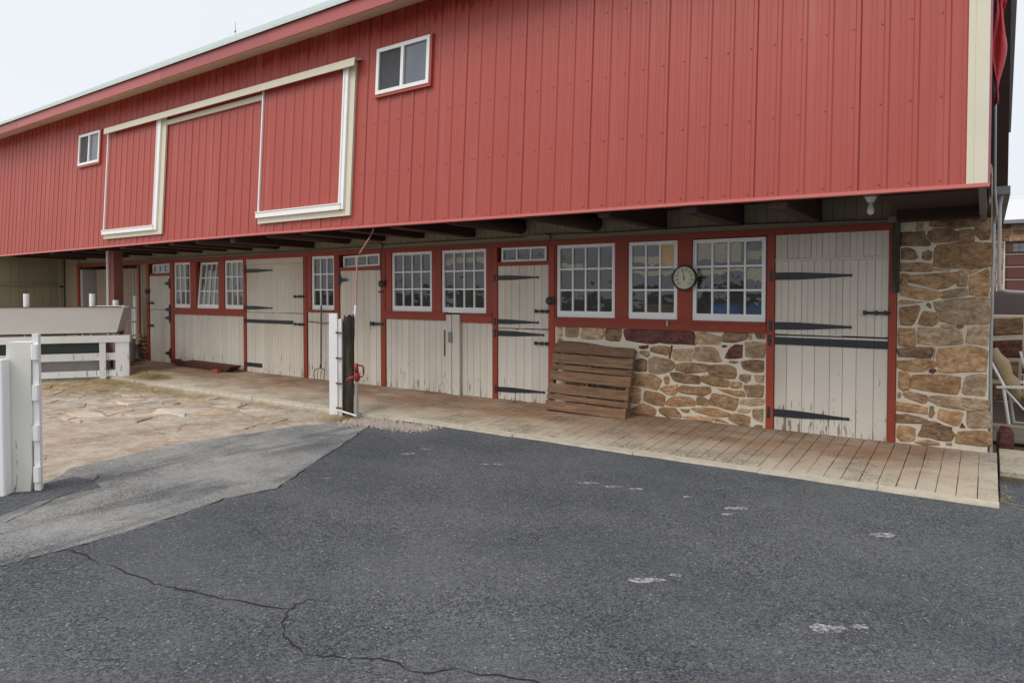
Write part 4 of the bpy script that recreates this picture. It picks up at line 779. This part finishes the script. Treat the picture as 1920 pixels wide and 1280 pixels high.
# curved low wall with tube gate
cw = empty('curved_wall', 'low rendered concrete wall with rounded end beside the far stable door', 'wall', (0, 0, 0))
P = [(-15.75, -1.5), (-16.05, -.9), (-16.22, -.55), (-16.32, -.36), (-16.40, -.24), (-16.50, -.15), (-16.62, -.09), (-16.9, -.03)]; m = MB()
for i in range(len(P)):
    x, y = P[i]; q = P[min(i+1, len(P)-1)]; o = P[max(i-1, 0)]; d = Vector((q[0]-o[0], q[1]-o[1])).normalized(); nn_ = Vector((-d.y, d.x))*.16
    m.v += [(x, y, -.2), (x, y, .52), (x+nn_.x, y+nn_.y, .52), (x+nn_.x, y+nn_.y, -.2)]
for i in range(len(P)-1):
    for k in range(4): m.f.append((4*i+k, 4*i+(k+1) % 4, 4*i+4+(k+1) % 4, 4*i+4+k))
m.f += [(0, 1, 2, 3), tuple(4*len(P)-4+k for k in range(4))]; m.obj('wall', CONC, cw, False)
tg = empty('tube_gate', 'white tube gate standing on the low concrete wall by the curtained doorway', 'gate', (-16.44, -.16, .52), R(128))
MB().tube([(0, 0, 0), (0, 0, 1.0)], .045, 10).obj('gate_post', WHITE, tg); MB().tube([(-.14, 0, .06), (-.14, 0, .74)], .022, 8).obj('upright', WHITE, tg)
for z in (.08, .40, .72): MB().tube([(-.9, 0, z), (0, 0, z)], .02, 8).obj('rail', WHITE, tg)
# ------------------------------------------------------------------ feed bunk on its rail fence (runs toward the camera's left)
FA = math.atan2(-.83, -.56)
bk = empty('feed_bunk', 'long beige feed bunk with sloping end resting on white rails', 'feed trough', (-14.34, -1.47, 0), FA)   # local +X runs along the fence
BUNK = plain('beige fibreglass', c4(.60, .575, .54), .55, .08, 1.2, rnd=0); m = MB()
S = [(.08, 1.30), (.14, 1.30), (.28, .80), (.92, .80), (1.06, 1.30), (1.12, 1.30)]; # local y (away to the left of +X is -n) cross section
yy = lambda v: -v
Lb = 4.2
outer = [(-.04, .0, 1.30), (.10, .03, .79), (.10, .80, .79), (-.04, .96, 1.30)]; inner = [(.01, .05, 1.30), (.15, .08, .84), (.15, .76, .84), (.01, .91, 1.30)]
sgn = -1
m.v = [(x, sgn*y, z) for x, y, z in outer]+[(Lb, sgn*y, z) for x, y, z in outer]+[(x, sgn*y, z) for x, y, z in inner]+[(Lb, sgn*y, z) for x, y, z in inner]
m.f = [(0, 4, 5, 1), (1, 5, 6, 2), (2, 6, 7, 3), (0, 1, 2, 3), (8, 9, 13, 12), (9, 10, 14, 13), (10, 11, 15, 14), (8, 11, 10, 9), (0, 8, 12, 4), (3, 7, 15, 11), (0, 3, 11, 8), (4, 12, 13, 5), (5, 13, 14, 6), (6, 14, 15, 7)]
m.obj('tub', BUNK, bk)
RUST = plain('rusty rim', c4(.11, .045, .03), .85, .5, 12, bumps=.5)
MB().box(-.0, Lb, -.03, .012, 1.302, 1.318).obj('rim', RUST, bk); MB().box(-.05, .45, -.05, .03, 1.319, 1.335).obj('rim_cap', WHITE, bk); MB().box(.08, Lb, -.82, -.14, .765, .788).obj('base_strip', RUST, bk)
fn = empty('rail_fence', 'peeling white rail fence under the beige feed bunk', 'fence', (-14.34, -1.47, 0), FA)
MB().box(-.12, .12, -.13, .02, -.2, .64).obj('corner_post', WHITEWORN, fn); MB().box(.29, .40, -.02, .025, -.13, .62).obj('post', WHITEWORN, fn); MB().box(1.75, 1.9, -.1, .02, -.15, .62).obj('post', WHITEWORN, fn)
MB().box(-.14, 4.0, -.16, .04, .60, .735).obj('cap_rail', WHITEWORN, fn); MB().box(.121, 4.0, -.06, -.021, .24, .385).obj('rail', WHITEWORN, fn); MB().box(.121, 4.0, -.06, -.021, -.09, .035).obj('rail', WHITEWORN, fn)
ft = MB().box(.15, 4.2, -.9, -.08, -.25, -.12).obj('footing', CONC, fn)
wt = empty('stock_tank', 'dark green stock tank behind the rails under the feed bunk', 'tank', (-14.34, -1.47, 0), FA)
GT = plain('dark green tank', c4(.055, .075, .065), .5, .3, 3); MB().box(.35, 3.6, -.75, -.25, .36, .60).obj('rim_band', GT, wt); MB().box(.38, 3.6, -.73, -.27, -.12, .358).obj('tank_body', CONC, wt)
for i, (a, lb) in enumerate(((.72, 'white upright pipe behind the feed bunk, nearest the brown post'), (1.9, 'white upright pipe behind the feed bunk, further along'), (.28, 'short white pipe stub at the end of the feed bunk'))):
    c = Vector((-14.34, -1.47, 0))+Vector((math.cos(FA), math.sin(FA), 0))*a+Vector((math.sin(FA), -math.cos(FA), 0))*1.12
    h = (1.56, 1.56, 1.42)[i]; pp = empty('pipe_post', lb, 'pipe', (c.x, c.y, -.15), 0, 'white pipes behind the feed bunk'); MB().tube([(0, 0, 0), (0, 0, h+.15)], .055 if i < 2 else .06, 12).obj('pipe', WHITE, pp); MB().tube([(0, 0, h+.15), (0, 0, h+.162)], .058, 12).obj('cap', WHITE, pp)
# ------------------------------------------------------------------ gate posts in the left foreground
gp = empty('gate_post', 'thick white timber gate post with hinge blocks in the left foreground', 'post', (-6.9, -5.82, -.16), YAW+R(14))
m = MB(); rp2 = random.Random(12)
for i in range(8):
    z = i*.19; j = .006*math.sin(i*2.1); w_ = .083 if i > 1 else .083-.012*(2-i)
    m.v += [(-.105+j, -.09, z), (w_+j, -.09, z), (w_+j, .09, z), (-.105+j, .09, z)]
for i in range(7):
    for k in range(4): m.f.append((4*i+k, 4*i+(k+1) % 4, 4*i+4+(k+1) % 4, 4*i+4+k))
m.f += [(0, 1, 2, 3), (28, 29, 30, 31)]; m.obj('post', OLDWHITE, gp)
MB().box(.088, .135, -.075, -.02, .03, 1.40).obj('hinge_board', WHITE, gp)
for z in (1.18, .83, .48, .12): bevbox('hinge_block', WHITE, gp, .095, .15, -.125, -.076, z, z+.13, .012)
fg = empty('field_gate', 'white metal gate end standing beside the thick gate post', 'gate', (-6.86, -6.0, -.16), YAW+R(8))
bevbox('end_post', WHITE, fg, -.10, .03, -.05, .05, 0, 1.19, .01)
for z in (.14, .52, .95): MB().tube([(-2.0, 0, z), (-.1, 0, z)], .025, 8).obj('rail', WHITE, fg)
for z in (.18, .78): MB().tube([(-.14, -.05, z), (-.1, -.05, z+.03)], .03, 8).obj('hinge_pin', RUST, fg)
# ------------------------------------------------------------------ white faced old post, hydrant, copper pipe
op = empty('old_post', 'old dark wooden post faced with a white board at the end of the kerb', 'post', (-7.4, -1.86, -.15), YAW)
m = MB(); ro = random.Random(15); n = 10
for i in range(9):
    z = i*.185
    for k in range(n): t = 6.283*k/n; rr_ = .07+.012*math.sin(k*2.3)+ro.uniform(-.006, .006); m.v.append((.12+rr_*math.cos(t)+.02*i/8, .02+rr_*math.sin(t), z if i < 8 else 1.43+ro.uniform(-.07, .06)))
for i in range(8):
    for k in range(n): m.f.append((i*n+k, i*n+(k+1) % n, (i+1)*n+(k+1) % n, (i+1)*n+k))
m.f += [tuple(range(n)), tuple(8*n+k for k in range(n))]; m.obj('post', OLDPOST, op)
bevbox('face_board', WHITE, op, -.115, .0, -.09, -.05, .06, 1.46, .006); bevbox('edge_board', WHITEWORN, op, .002, .055, -.075, .03, .02, 1.38, .004)
for z in (1.2, .85, .5, .16): MB().tube([(-.02, -.10, z), (.06, -.105, z-.01)], .012, 6).obj('bolt', RUST, op)
hy = empty('yard_hydrant', 'red yard hydrant on a grey pipe beside the old post', 'hydrant', (-6.98, -1.92, -.16), YAW); hy.scale = (.9, .9, .93)
MB().tube([(0, 0, 0), (0, 0, .62)], .022, 10).obj('standpipe', GALV, hy)
m = MB(); m.tube([(0, 0, .60), (0, 0, .64), (0, 0, .70), (0, 0, .72)], [.03, .045, .045, .035], 12); m.tube([(0, 0, .72), (-.012, 0, .86)], [.034, .03], 10); m.tube([(-.03, 0, .66), (-.11, 0, .645), (-.145, 0, .60)], [.024, .022, .026], 8); m.obj('head', CRED, hy, True)
MB().tube([(.02, 0, .66), (.085, 0, .67), (.10, 0, .70), (.10, 0, .80), (.085, 0, .825), (.0, 0, .84)], .013, 8).obj('handle', CRED, hy); MB().tube([(-.30, .02, .18), (.0, -.02, .10)], .014, 6).obj('tie_bar', WHITEWORN, hy)
cpz = empty('riser_pipe', 'thin copper pipe rising from the old post to the overhang', 'pipe', (0, 0, 0))
MB().tube([(-7.06, -1.5, 2.62), (-7.075, -1.52, 2.46), (-7.13, -1.56, 2.33), (-7.25, -1.6, 2.16), (-7.285, -1.62, 2.08), (-7.27, -1.66, 1.6), (-7.235, -1.7, 1.41)], .011, 8).obj('copper_run', COPPER, cpz); MB().tube([(-7.235, -1.7, 1.42), (-7.30, -1.72, .7), (-7.33, -1.74, -.1)], .018, 8).obj('white_sleeve', WHITE, cpz)
# ------------------------------------------------------------------ pallet, thermometer, lamp, fork, trough
pl = empty('wooden_pallet', 'weathered brown wooden pallet leaning on the stone wall', 'pallet', (-4.96, -.36, .005), R(.5))
pl.rotation_euler = (R(-15.5), R(1.2), R(1.5)); z = 0.
for h, g in ((.125, .018), (.07, .02), (.13, .045), (.13, .018), (.07, .022), (.13, .018), (.125, 0)):
    o = bevbox('deck_board', PALLET, pl, rj.uniform(-.008, .008), 1.2+rj.uniform(-.012, .012), -.018, .0, z, z+h, .004); z += h+g
for x in (0.02, .56, 1.14): bx('stringer', PALLET, pl, x, x+.04, .001, .09, .0, z-.005)
for i in range(5): bx('back_board', PALLET, pl, 0, 1.2, .091, .107, .01+i*.22, .1+i*.22)
th = empty('dial_thermometer', 'round dial thermometer with black rim on the red window post', 'thermometer', (-3.1, -.075, 1.78))
def disc(r, y0, y1, n=40): return MB().prism([(r*math.cos(6.2832*k/n), y0, r*math.sin(6.2832*k/n)) for k in range(n)], (0, y1-y0, 0))
m = MB(); n = 40; sec = [(.150, .06), (.160, .0), (.156, -.018), (.144, -.02), (.138, -.004)]
for k in range(n):
    t = 6.2832*k/n; m.v += [(r_*math.cos(t), y, r_*math.sin(t)) for r_, y in sec]
for k in range(n):
    for q in range(4): a, b = k*5, ((k+1) % n)*5; m.f.append((a+q, a+q+1, b+q+1, b+q))
m.obj('rim', IRON, th, True); FACE = plain('cream dial', c4(.62, .60, .46), .35, .05, 4); disc(.143, -.003, .055).obj('dial', FACE, th)
MB().prism([(-.004, -.008, -.035), (.006, -.008, -.035), (-.012, -.008, .105), (-.015, -.008, .105)], (0, .002, 0)).obj('needle', CRED, th); disc(.010, -.012, -.006, 12).obj('hub', CRED, th)
INK = plain('dial ink', c4(.10, .11, .09), .6, .1, 5)
def text(s, x, z, size, parent, y):
    cu = bpy.data.curves.new('numeral', 'FONT'); cu.body = s; cu.size = size; cu.align_x = 'CENTER'; cu.align_y = 'CENTER'; cu.extrude = .0006
    t = bpy.data.objects.new('tmp', cu); COL.objects.link(t); dg = bpy.context.evaluated_depsgraph_get(); me = bpy.data.meshes.new_from_object(t.evaluated_get(dg)); bpy.data.objects.remove(t)
    me.materials.clear(); me.materials.append(INK); o = bpy.data.objects.new('numeral', me); COL.objects.link(o); o.parent = parent; o.location = (x, y, z); o.rotation_euler = (R(90), 0, 0)
for i, s in enumerate(('-60', '-40', '-20', '0', '20', '40', '60', '80', '100', '120')): a = R(-135+30*i); text(s, .098*math.sin(a), .098*math.cos(a), .036, th, -.0045)
m = MB()
for i in range(91): a = R(-135+3*i); r0 = .122 if i % 10 else .116; c, s = math.sin(a), math.cos(a); m.prism([(r0*c-.0006*s, -.0035, r0*s+.0006*c), (.13*c-.0006*s, -.0035, .13*s+.0006*c), (.13*c+.0006*s, -.0035, .13*s-.0006*c), (r0*c+.0006*s, -.0035, r0*s-.0006*c)], (0, -.001, 0))
m.obj('tick_marks', INK, th)
lb = empty('bulb_lamp', 'bare bulb lamp holder hanging under the overhang above the big door', 'lamp', (-.89, -1.25, 2.64))
MB().box(-.055, .055, -.055, .055, -.17, .0).obj('box', GREY, lb); MB().tube([(0, 0, -.17), (0, 0, -.20), (0, 0, -.215)], [.05, .035, .03], 12).obj('socket', WHITE, lb)
MB().tube([(0, 0, -.215), (0, 0, -.25), (0, 0, -.275), (0, 0, -.30), (0, 0, -.322), (0, 0, -.33)], [.016, .02, .028, .031, .024, .008], 14).obj('bulb', plain('frosted bulb', c4(.68, .66, .58), .25, .04, 5), lb, True)
fk = empty('manure_fork', 'long handled manure fork leaning on boards below the narrow window', 'pitchfork', (-9.92, -.10, 0))
MB().tube([(-.02, .03, 1.36), (.0, -.0, .32), (.01, -.015, .26)], [.016, .017, .014], 8).obj('handle', wood('grey fork handle', c4(.10, .085, .07), c4(.24, .21, .17)), fk); MB().tube([(.01, -.015, .30), (.012, -.02, .22)], .019, 8).obj('ferrule', IRON, fk)
MB().tube([(-.12, -.03, .19), (-.06, -.025, .218), (.01, -.02, .222), (.08, -.025, .218), (.14, -.03, .19)], .008, 6).obj('tine_bar', IRON, fk)
for x in (-.12, -.035, .05, .14): MB().tube([(x, -.03, .195), (x*1.08, -.055, .12), (x*1.05-.01, -.045, .05), (x*.9-.02, -.02, .0)], [.007, .006, .005, .003], 6).obj('tine', IRON, fk)
tag(MB().tube([(-10.38, -.02, 1.06), (-9.9, -.03, 1.04), (-9.63, -.02, 1.035)], .007, 6).obj('hose_strap', IRON), 'black strap stretched across boards behind the manure fork', 'strap')
tr_ = empty('wooden_trough', 'low brown wooden trough on the walkway against the boards', 'trough', (-13.6, -.16, .0), R(-3)); BT = plain('brown trough paint', c4(.10, .032, .024), .7, .3, 6)
m = MB(); m.prism([(-1.25, -.12, .12), (-1.05, -.08, .0), (1.0, -.08, .0), (1.25, -.12, .12)], (0, .02, 0)); m.obj('side', BT, tr_); MB().prism([(-1.25, .12, .12), (-1.05, .08, .0), (1.0, .08, .0), (1.25, .12, .12)], (0, .02, 0)).obj('side', BT, tr_); MB().box(-1.05, 1.0, -.06, .08, .002, .02).obj('bottom', BT, tr_)
for s in (-1, 1): MB().prism([(s*1.24, -.10, .12), (s*1.24, .12, .12), (s*1.03, .08, .0), (s*1.03, -.06, .0)], (-s*.02, 0, 0)).obj('end', BT, tr_)
tag(bevbox('loose_brick', plain('red brick', c4(.30, .07, .045), .85, .2, 15), None, -12.9, -12.7, -.42, -.32, -.025, .04, .006), 'single red brick in front of the wooden trough', 'brick')
# ------------------------------------------------------------------ things inside, seen through the end window
for x, y, l in ((-2.72, .42, 'blue plastic barrel inside the end window, left one'), (-2.28, .5, 'blue plastic barrel inside the end window, right one')):
    b = empty('blue_barrel', l, 'barrel', (x, y, -.1), 0, 'barrels inside the barn'); MB().tube([(0, 0, .6), (0, 0, .64), (0, 0, 1.2), (0, 0, 1.22), (0, 0, 1.50), (0, 0, 1.56)], [.2, .22, .22, .235, .22, .17], 18).obj('body', BLUE, b, True); MB().tube([(0, 0, 0), (0, 0, .6)], [.22, .2], 18).obj('stand', DARK, b)
ch = empty('plastic_chair', 'white plastic chair inside behind the end window', 'chair', (-2.32, .66, .55)); PW = plain('white plastic', c4(.6, .62, .62), .4, .04, 4)
for i in range(4): bx('back_slat', PW, ch, -.19+i*.1, -.11+i*.1, .2, .215, .42, .92)
bx('seat', PW, ch, -.22, .22, -.22, .2, .38, .42)
for sx in (-.2, .17):
    for sy in (-.2, .16): bx('leg', PW, ch, sx, sx+.03, sy, sy+.03, -.65, .38)
bo = empty('cardboard_box', 'tan cardboard box inside the narrow window by the thermometer', 'box', (-3.55, .5, 1.1)); CB = plain('cardboard', c4(.36, .24, .10), .85, .1, 6); bx('box', CB, bo, -.28, .22, -.15, .2, 0, .33); bx('flap', CB, bo, -.28, .22, -.26, -.151, .32, .335); bx('shelf', DARK, bo, -.4, .4, -.2, .4, -.03, -.001)
# ------------------------------------------------------------------ red cloth at the corner
m = MB(); rc = random.Random(8); nu, nv = 9, 34
for j in range(nv+1):
    t = j/nv; z = 3.15+2.3*t; wd = (.03+.1*min(1, t*2.2))*(1+.25*math.sin(t*17))
    for i in range(nu+1): u = i/nu; m.v.append((.01+wd*u+.02*math.sin(t*23+u*3), -1.38+LEAN*(z-2.44)+.06*math.sin(u*11+t*14)+.03*math.sin(t*31+u*5), z))
for j in range(nv):
    for i in range(nu): a = j*(nu+1)+i; m.f.append((a, a+1, a+nu+2, a+nu+1))
o = tag(m.obj('red_cloth', plain('red cloth', c4(.55, .06, .07), .6, .15, 4), None, True), 'crumpled red cloth hanging at the barn corner under the roof', 'cloth'); sm = o.modifiers.new('s', 'SOLIDIFY'); sm.thickness = .006
# ------------------------------------------------------------------ background on the right
kind(MB().prism([(.03, .3, -.12), (.03, 4.0, .0), (.03, 4.0, -.5), (.03, .3, -.5)], (12, 0, 0)).obj('patio_ground', SOIL), label='bare ground of the patio beside the gable')
rw_ = empty('retaining_wall', 'purple brown stone retaining wall behind the patio chairs', 'wall', (0, 0, 0)); bx('mortar', MORTAR, rw_, .03, 8, 4.05, 4.5, -.2, 1.26)
r5 = random.Random(19)
for j in range(4):
    x = .05
    while x < 4.5:
        l_ = r5.uniform(.22, .5); z0 = -.02+j*.32; m = MB(); m.v = [(x+.02, 4.051, z0+.02), (x+l_-.02, 4.051, z0+.02+r5.uniform(0, .05)), (x+l_-.02, 4.051, z0+.30), (x+.02, 4.051, z0+.30-r5.uniform(0, .05))]; m.v += [(a+(.02 if i in (0, 3) else -.02), 4.02, b+(.02 if i < 2 else -.02)) for i, (a, _, b) in enumerate(m.v)]
        m.f = [(0, 1, 5, 4), (1, 2, 6, 5), (2, 3, 7, 6), (3, 0, 4, 7), (4, 5, 6, 7)]; m.obj('stone', r5.choice((ST_PU, ST_PU, ST_BR)), rw_); x += l_
kind(MB().prism([(.03, 4.5, 1.2), (.03, 9, 1.62), (.03, 60, 1.62), (.03, 60, .5), (.03, 4.5, .5)], (60, 0, 0)).obj('mulch_bank', MULCH), label='dark mulch bank above the retaining wall')
ga = empty('garage', 'stone garage with brown panel door and white metal roof', 'building', (0, 27, 1.6))
bx('wall', MORTAR, ga, -3, .57, 0, 8, 0, 2.9); bx('wall', MORTAR, ga, 3.6, 9, 0, 8, 0, 2.9); bx('wall', MORTAR, ga, .57, 3.6, 0, 8, 2.12, 2.9)
for j in range(10):
    x = .1 if j < 7 else .12
    while x < (.5 if j < 7 else 4):
        l_ = r5.uniform(.2, .25) if j < 7 else r5.uniform(.4, .7); o = bevbox('stone', r5.choice((ST_BR, ST_OR, ST_TAN)), ga, x+.02, x+l_-.02, -.04, .01, j*.3+.03 if j < 7 else 2.14+(j-7)*.25, j*.3+.28 if j < 7 else 2.36+(j-7)*.25, .02); x += l_
gd = empty('garage_door', parent=ga); GB = plain('brown garage door', c4(.12, .045, .033), .5, .15, 3)
for j in range(4):
    bx('section', GB, gd, .575, 3.595, .1, .15, j*.53+.005, j*.53+.525)
    for i in range(4): bevbox('raised_panel', GB, gd, .65+i*.73, 1.28+i*.73, .085, .0995, j*.53+.08, j*.53+.45, .012) if j < 3 else None
for i in range(4):
    bx('window_frame', GB, gd, .62+i*.75, 1.3+i*.75, .07, .099, 1.66, 2.06)
    for a in range(2):
        for b in range(2): bx('pane', UPGLASS, gd, .85+a*.21+i*.75, 1.03+a*.21+i*.75, .062, .069, 1.70+b*.17, 1.85+b*.17)
MB().prism([(-3, -.35, 2.88), (-3, -.35, 2.98), (-3, 4, 4.3), (-3, 8.3, 2.98), (-3, 8.3, 2.88)], (12.5, 0, 0)).obj('roof', plain('white metal roof', c4(.68, .69, .70), .45, .05, 2), ga); bx('gutter', GREY, ga, -3, 9.5, -.5, -.352, 2.83, 2.98)
rl_ = empty('railing', 'white rail fence above the garage roof', 'railing', (0, 37, 5.3)); 
for x in range(-2, 8, 2): MB().box(x, x+.09, 0, .09, -3, 1.5).obj('post', WHITE, rl_)
for z in (.5, .9, 1.3): MB().box(-2, 8, -.03, -.001, z, z+.11).obj('rail', WHITE, rl_)
def patio_chair(label, x, y, rz):
    c = empty('patio_chair', label, 'chair', (x, y, .0), rz, 'patio chairs by the gable')       # faces local +X
    for s in (-.29, .29):
        MB().tube([(-.10, s, .0), (-.17, s, .50)], .018, 6).obj('rear_leg', WHITE, c); MB().tube([(.48, s, .0), (.52, s, .55)], .018, 6).obj('front_leg', WHITE, c); MB().tube([(-.10, s, .015), (.48, s, .015)], .015, 6).obj('foot_rail', WHITE, c)
        MB().box(-.20, .56, s-.03, s+.03, .50, .525, Matrix.Rotation(R(-4), 4, 'Y')).obj('armrest', WHITE, c); MB().tube([(-.15, s*.9, .48), (-.30, s*.9, .80)], .016, 6).obj('back_frame', WHITE, c); MB().tube([(-.15, s*.92, .47), (.02, s*.92, .26), (.5, s*.92, .34)], .014, 6).obj('seat_rail', WHITE, c)
    def cushion(name, L_, th, mat4):
        m = MB(); n = 8; k = 6
        for i in range(n+1):
            for j in range(k):
                t = 6.2832*j/k+.52; u = i/n; e = 1-.5*abs(2*u-1)**6; m.v.append(tuple(mat4 @ Vector((L_*u, .25*e*math.copysign(abs(math.cos(t))**.4, math.cos(t)), th*(.8+.2*math.cos(u*18))*e*math.sin(t)))))
        for i in range(n):
            for j in range(k): m.f.append((i*k+j, i*k+(j+1) % k, (i+1)*k+(j+1) % k, (i+1)*k+j))
        m.f += [tuple(range(k)), tuple(n*k+j for j in range(k))]; m.obj(name, CUSH, c, True)
    cushion('seat_cushion', .52, .08, Matrix.Translation((-.02, 0, .36)) @ Matrix.Rotation(R(-8), 4, 'Y')); cushion('back_cushion', .68, .10, Matrix.Translation((-.02, 0, .30)) @ Matrix.Rotation(R(-114), 4, 'Y'))
    return c
patio_chair('tan cushioned white patio chair nearest the barn corner', .36, 1.75, R(-5)); patio_chair('tan cushioned white patio chair further back against the retaining wall', .75, 3.1, R(-60))
m = MB(); rk = random.Random(5); n = 9
for i, (z, r_) in enumerate(((-.1, .07), (.02, .09), (.13, .085), (.20, .05))):
    for k in range(n): t = 6.283*k/n; q = r_*rk.uniform(.8, 1.15); m.v.append((.17+q*math.cos(t), .5+q*math.sin(t), z+rk.uniform(-.015, .015)))
for i in range(3):
    for k in range(n): m.f.append((i*n+k, i*n+(k+1) % n, (i+1)*n+(k+1) % n, (i+1)*n+k))
m.f += [tuple(range(n)), tuple(3*n+k for k in range(n))]; tag(m.obj('red_rock', ST_PU), 'upright dark red rock at the foot of the corner conduit', 'rock')
tag(bevbox('timber_step', STEPWOOD, None, .06, 2.2, 1.0, 1.2, -.05, .12, .015), 'grey timber step edge under the patio chair', 'step')
# ------------------------------------------------------------------ across the yard, behind the camera: what the old panes mirror
m = MB(); rh_ = random.Random(2); xs = [-260+i*8 for i in range(66)]
for x in xs: h = .6+.7*math.sin(x*.021)+rh_.uniform(0, .6); m.v += [(x, -150, -1), (x, -152, h), (x, -175, h+.5), (x, -175, -1)]
for i in range(len(xs)-1):
    for k in range(4): m.f.append((4*i+k, 4*i+(k+1) % 4, 4*i+4+(k+1) % 4, 4*i+4+k))
kind(m.obj('hills', HILL), label='dark wooded rise across the fields')
for i, x in enumerate((-75, -25, 25)):
    p = empty('utility_pole', ('wooden utility pole far left across the yard', 'wooden utility pole mid way across the yard', 'wooden utility pole far right across the yard')[i], 'utility pole', (x, -70, -.2), 0, 'poles across the yard'); MB().tube([(0, 0, 0), (0, 0, 7.4)], [.16, .11], 10).obj('pole', OLDPOST, p); bx('crossarm', OLDPOST, p, -.06, .06, -1.0, 1.0, 6.6, 6.75)
for i, (dy, z) in enumerate(((-.9, 6.6), (.9, 6.6), (0, 5.4))):
    for a, b in ((-75, -25), (-25, 25)): tag(MB().tube([(a+(b-a)*t/8, -70+dy, z-.9*(1-(t/4-1)**2)) for t in range(9)], .035, 5).obj('power_line', IRON), 'black power line strung across the yard, '+('rear' if i == 0 else 'front' if i == 1 else 'lowest')+(' left span' if a < -50 else ' right span'), 'wire', 'power lines across the yard')
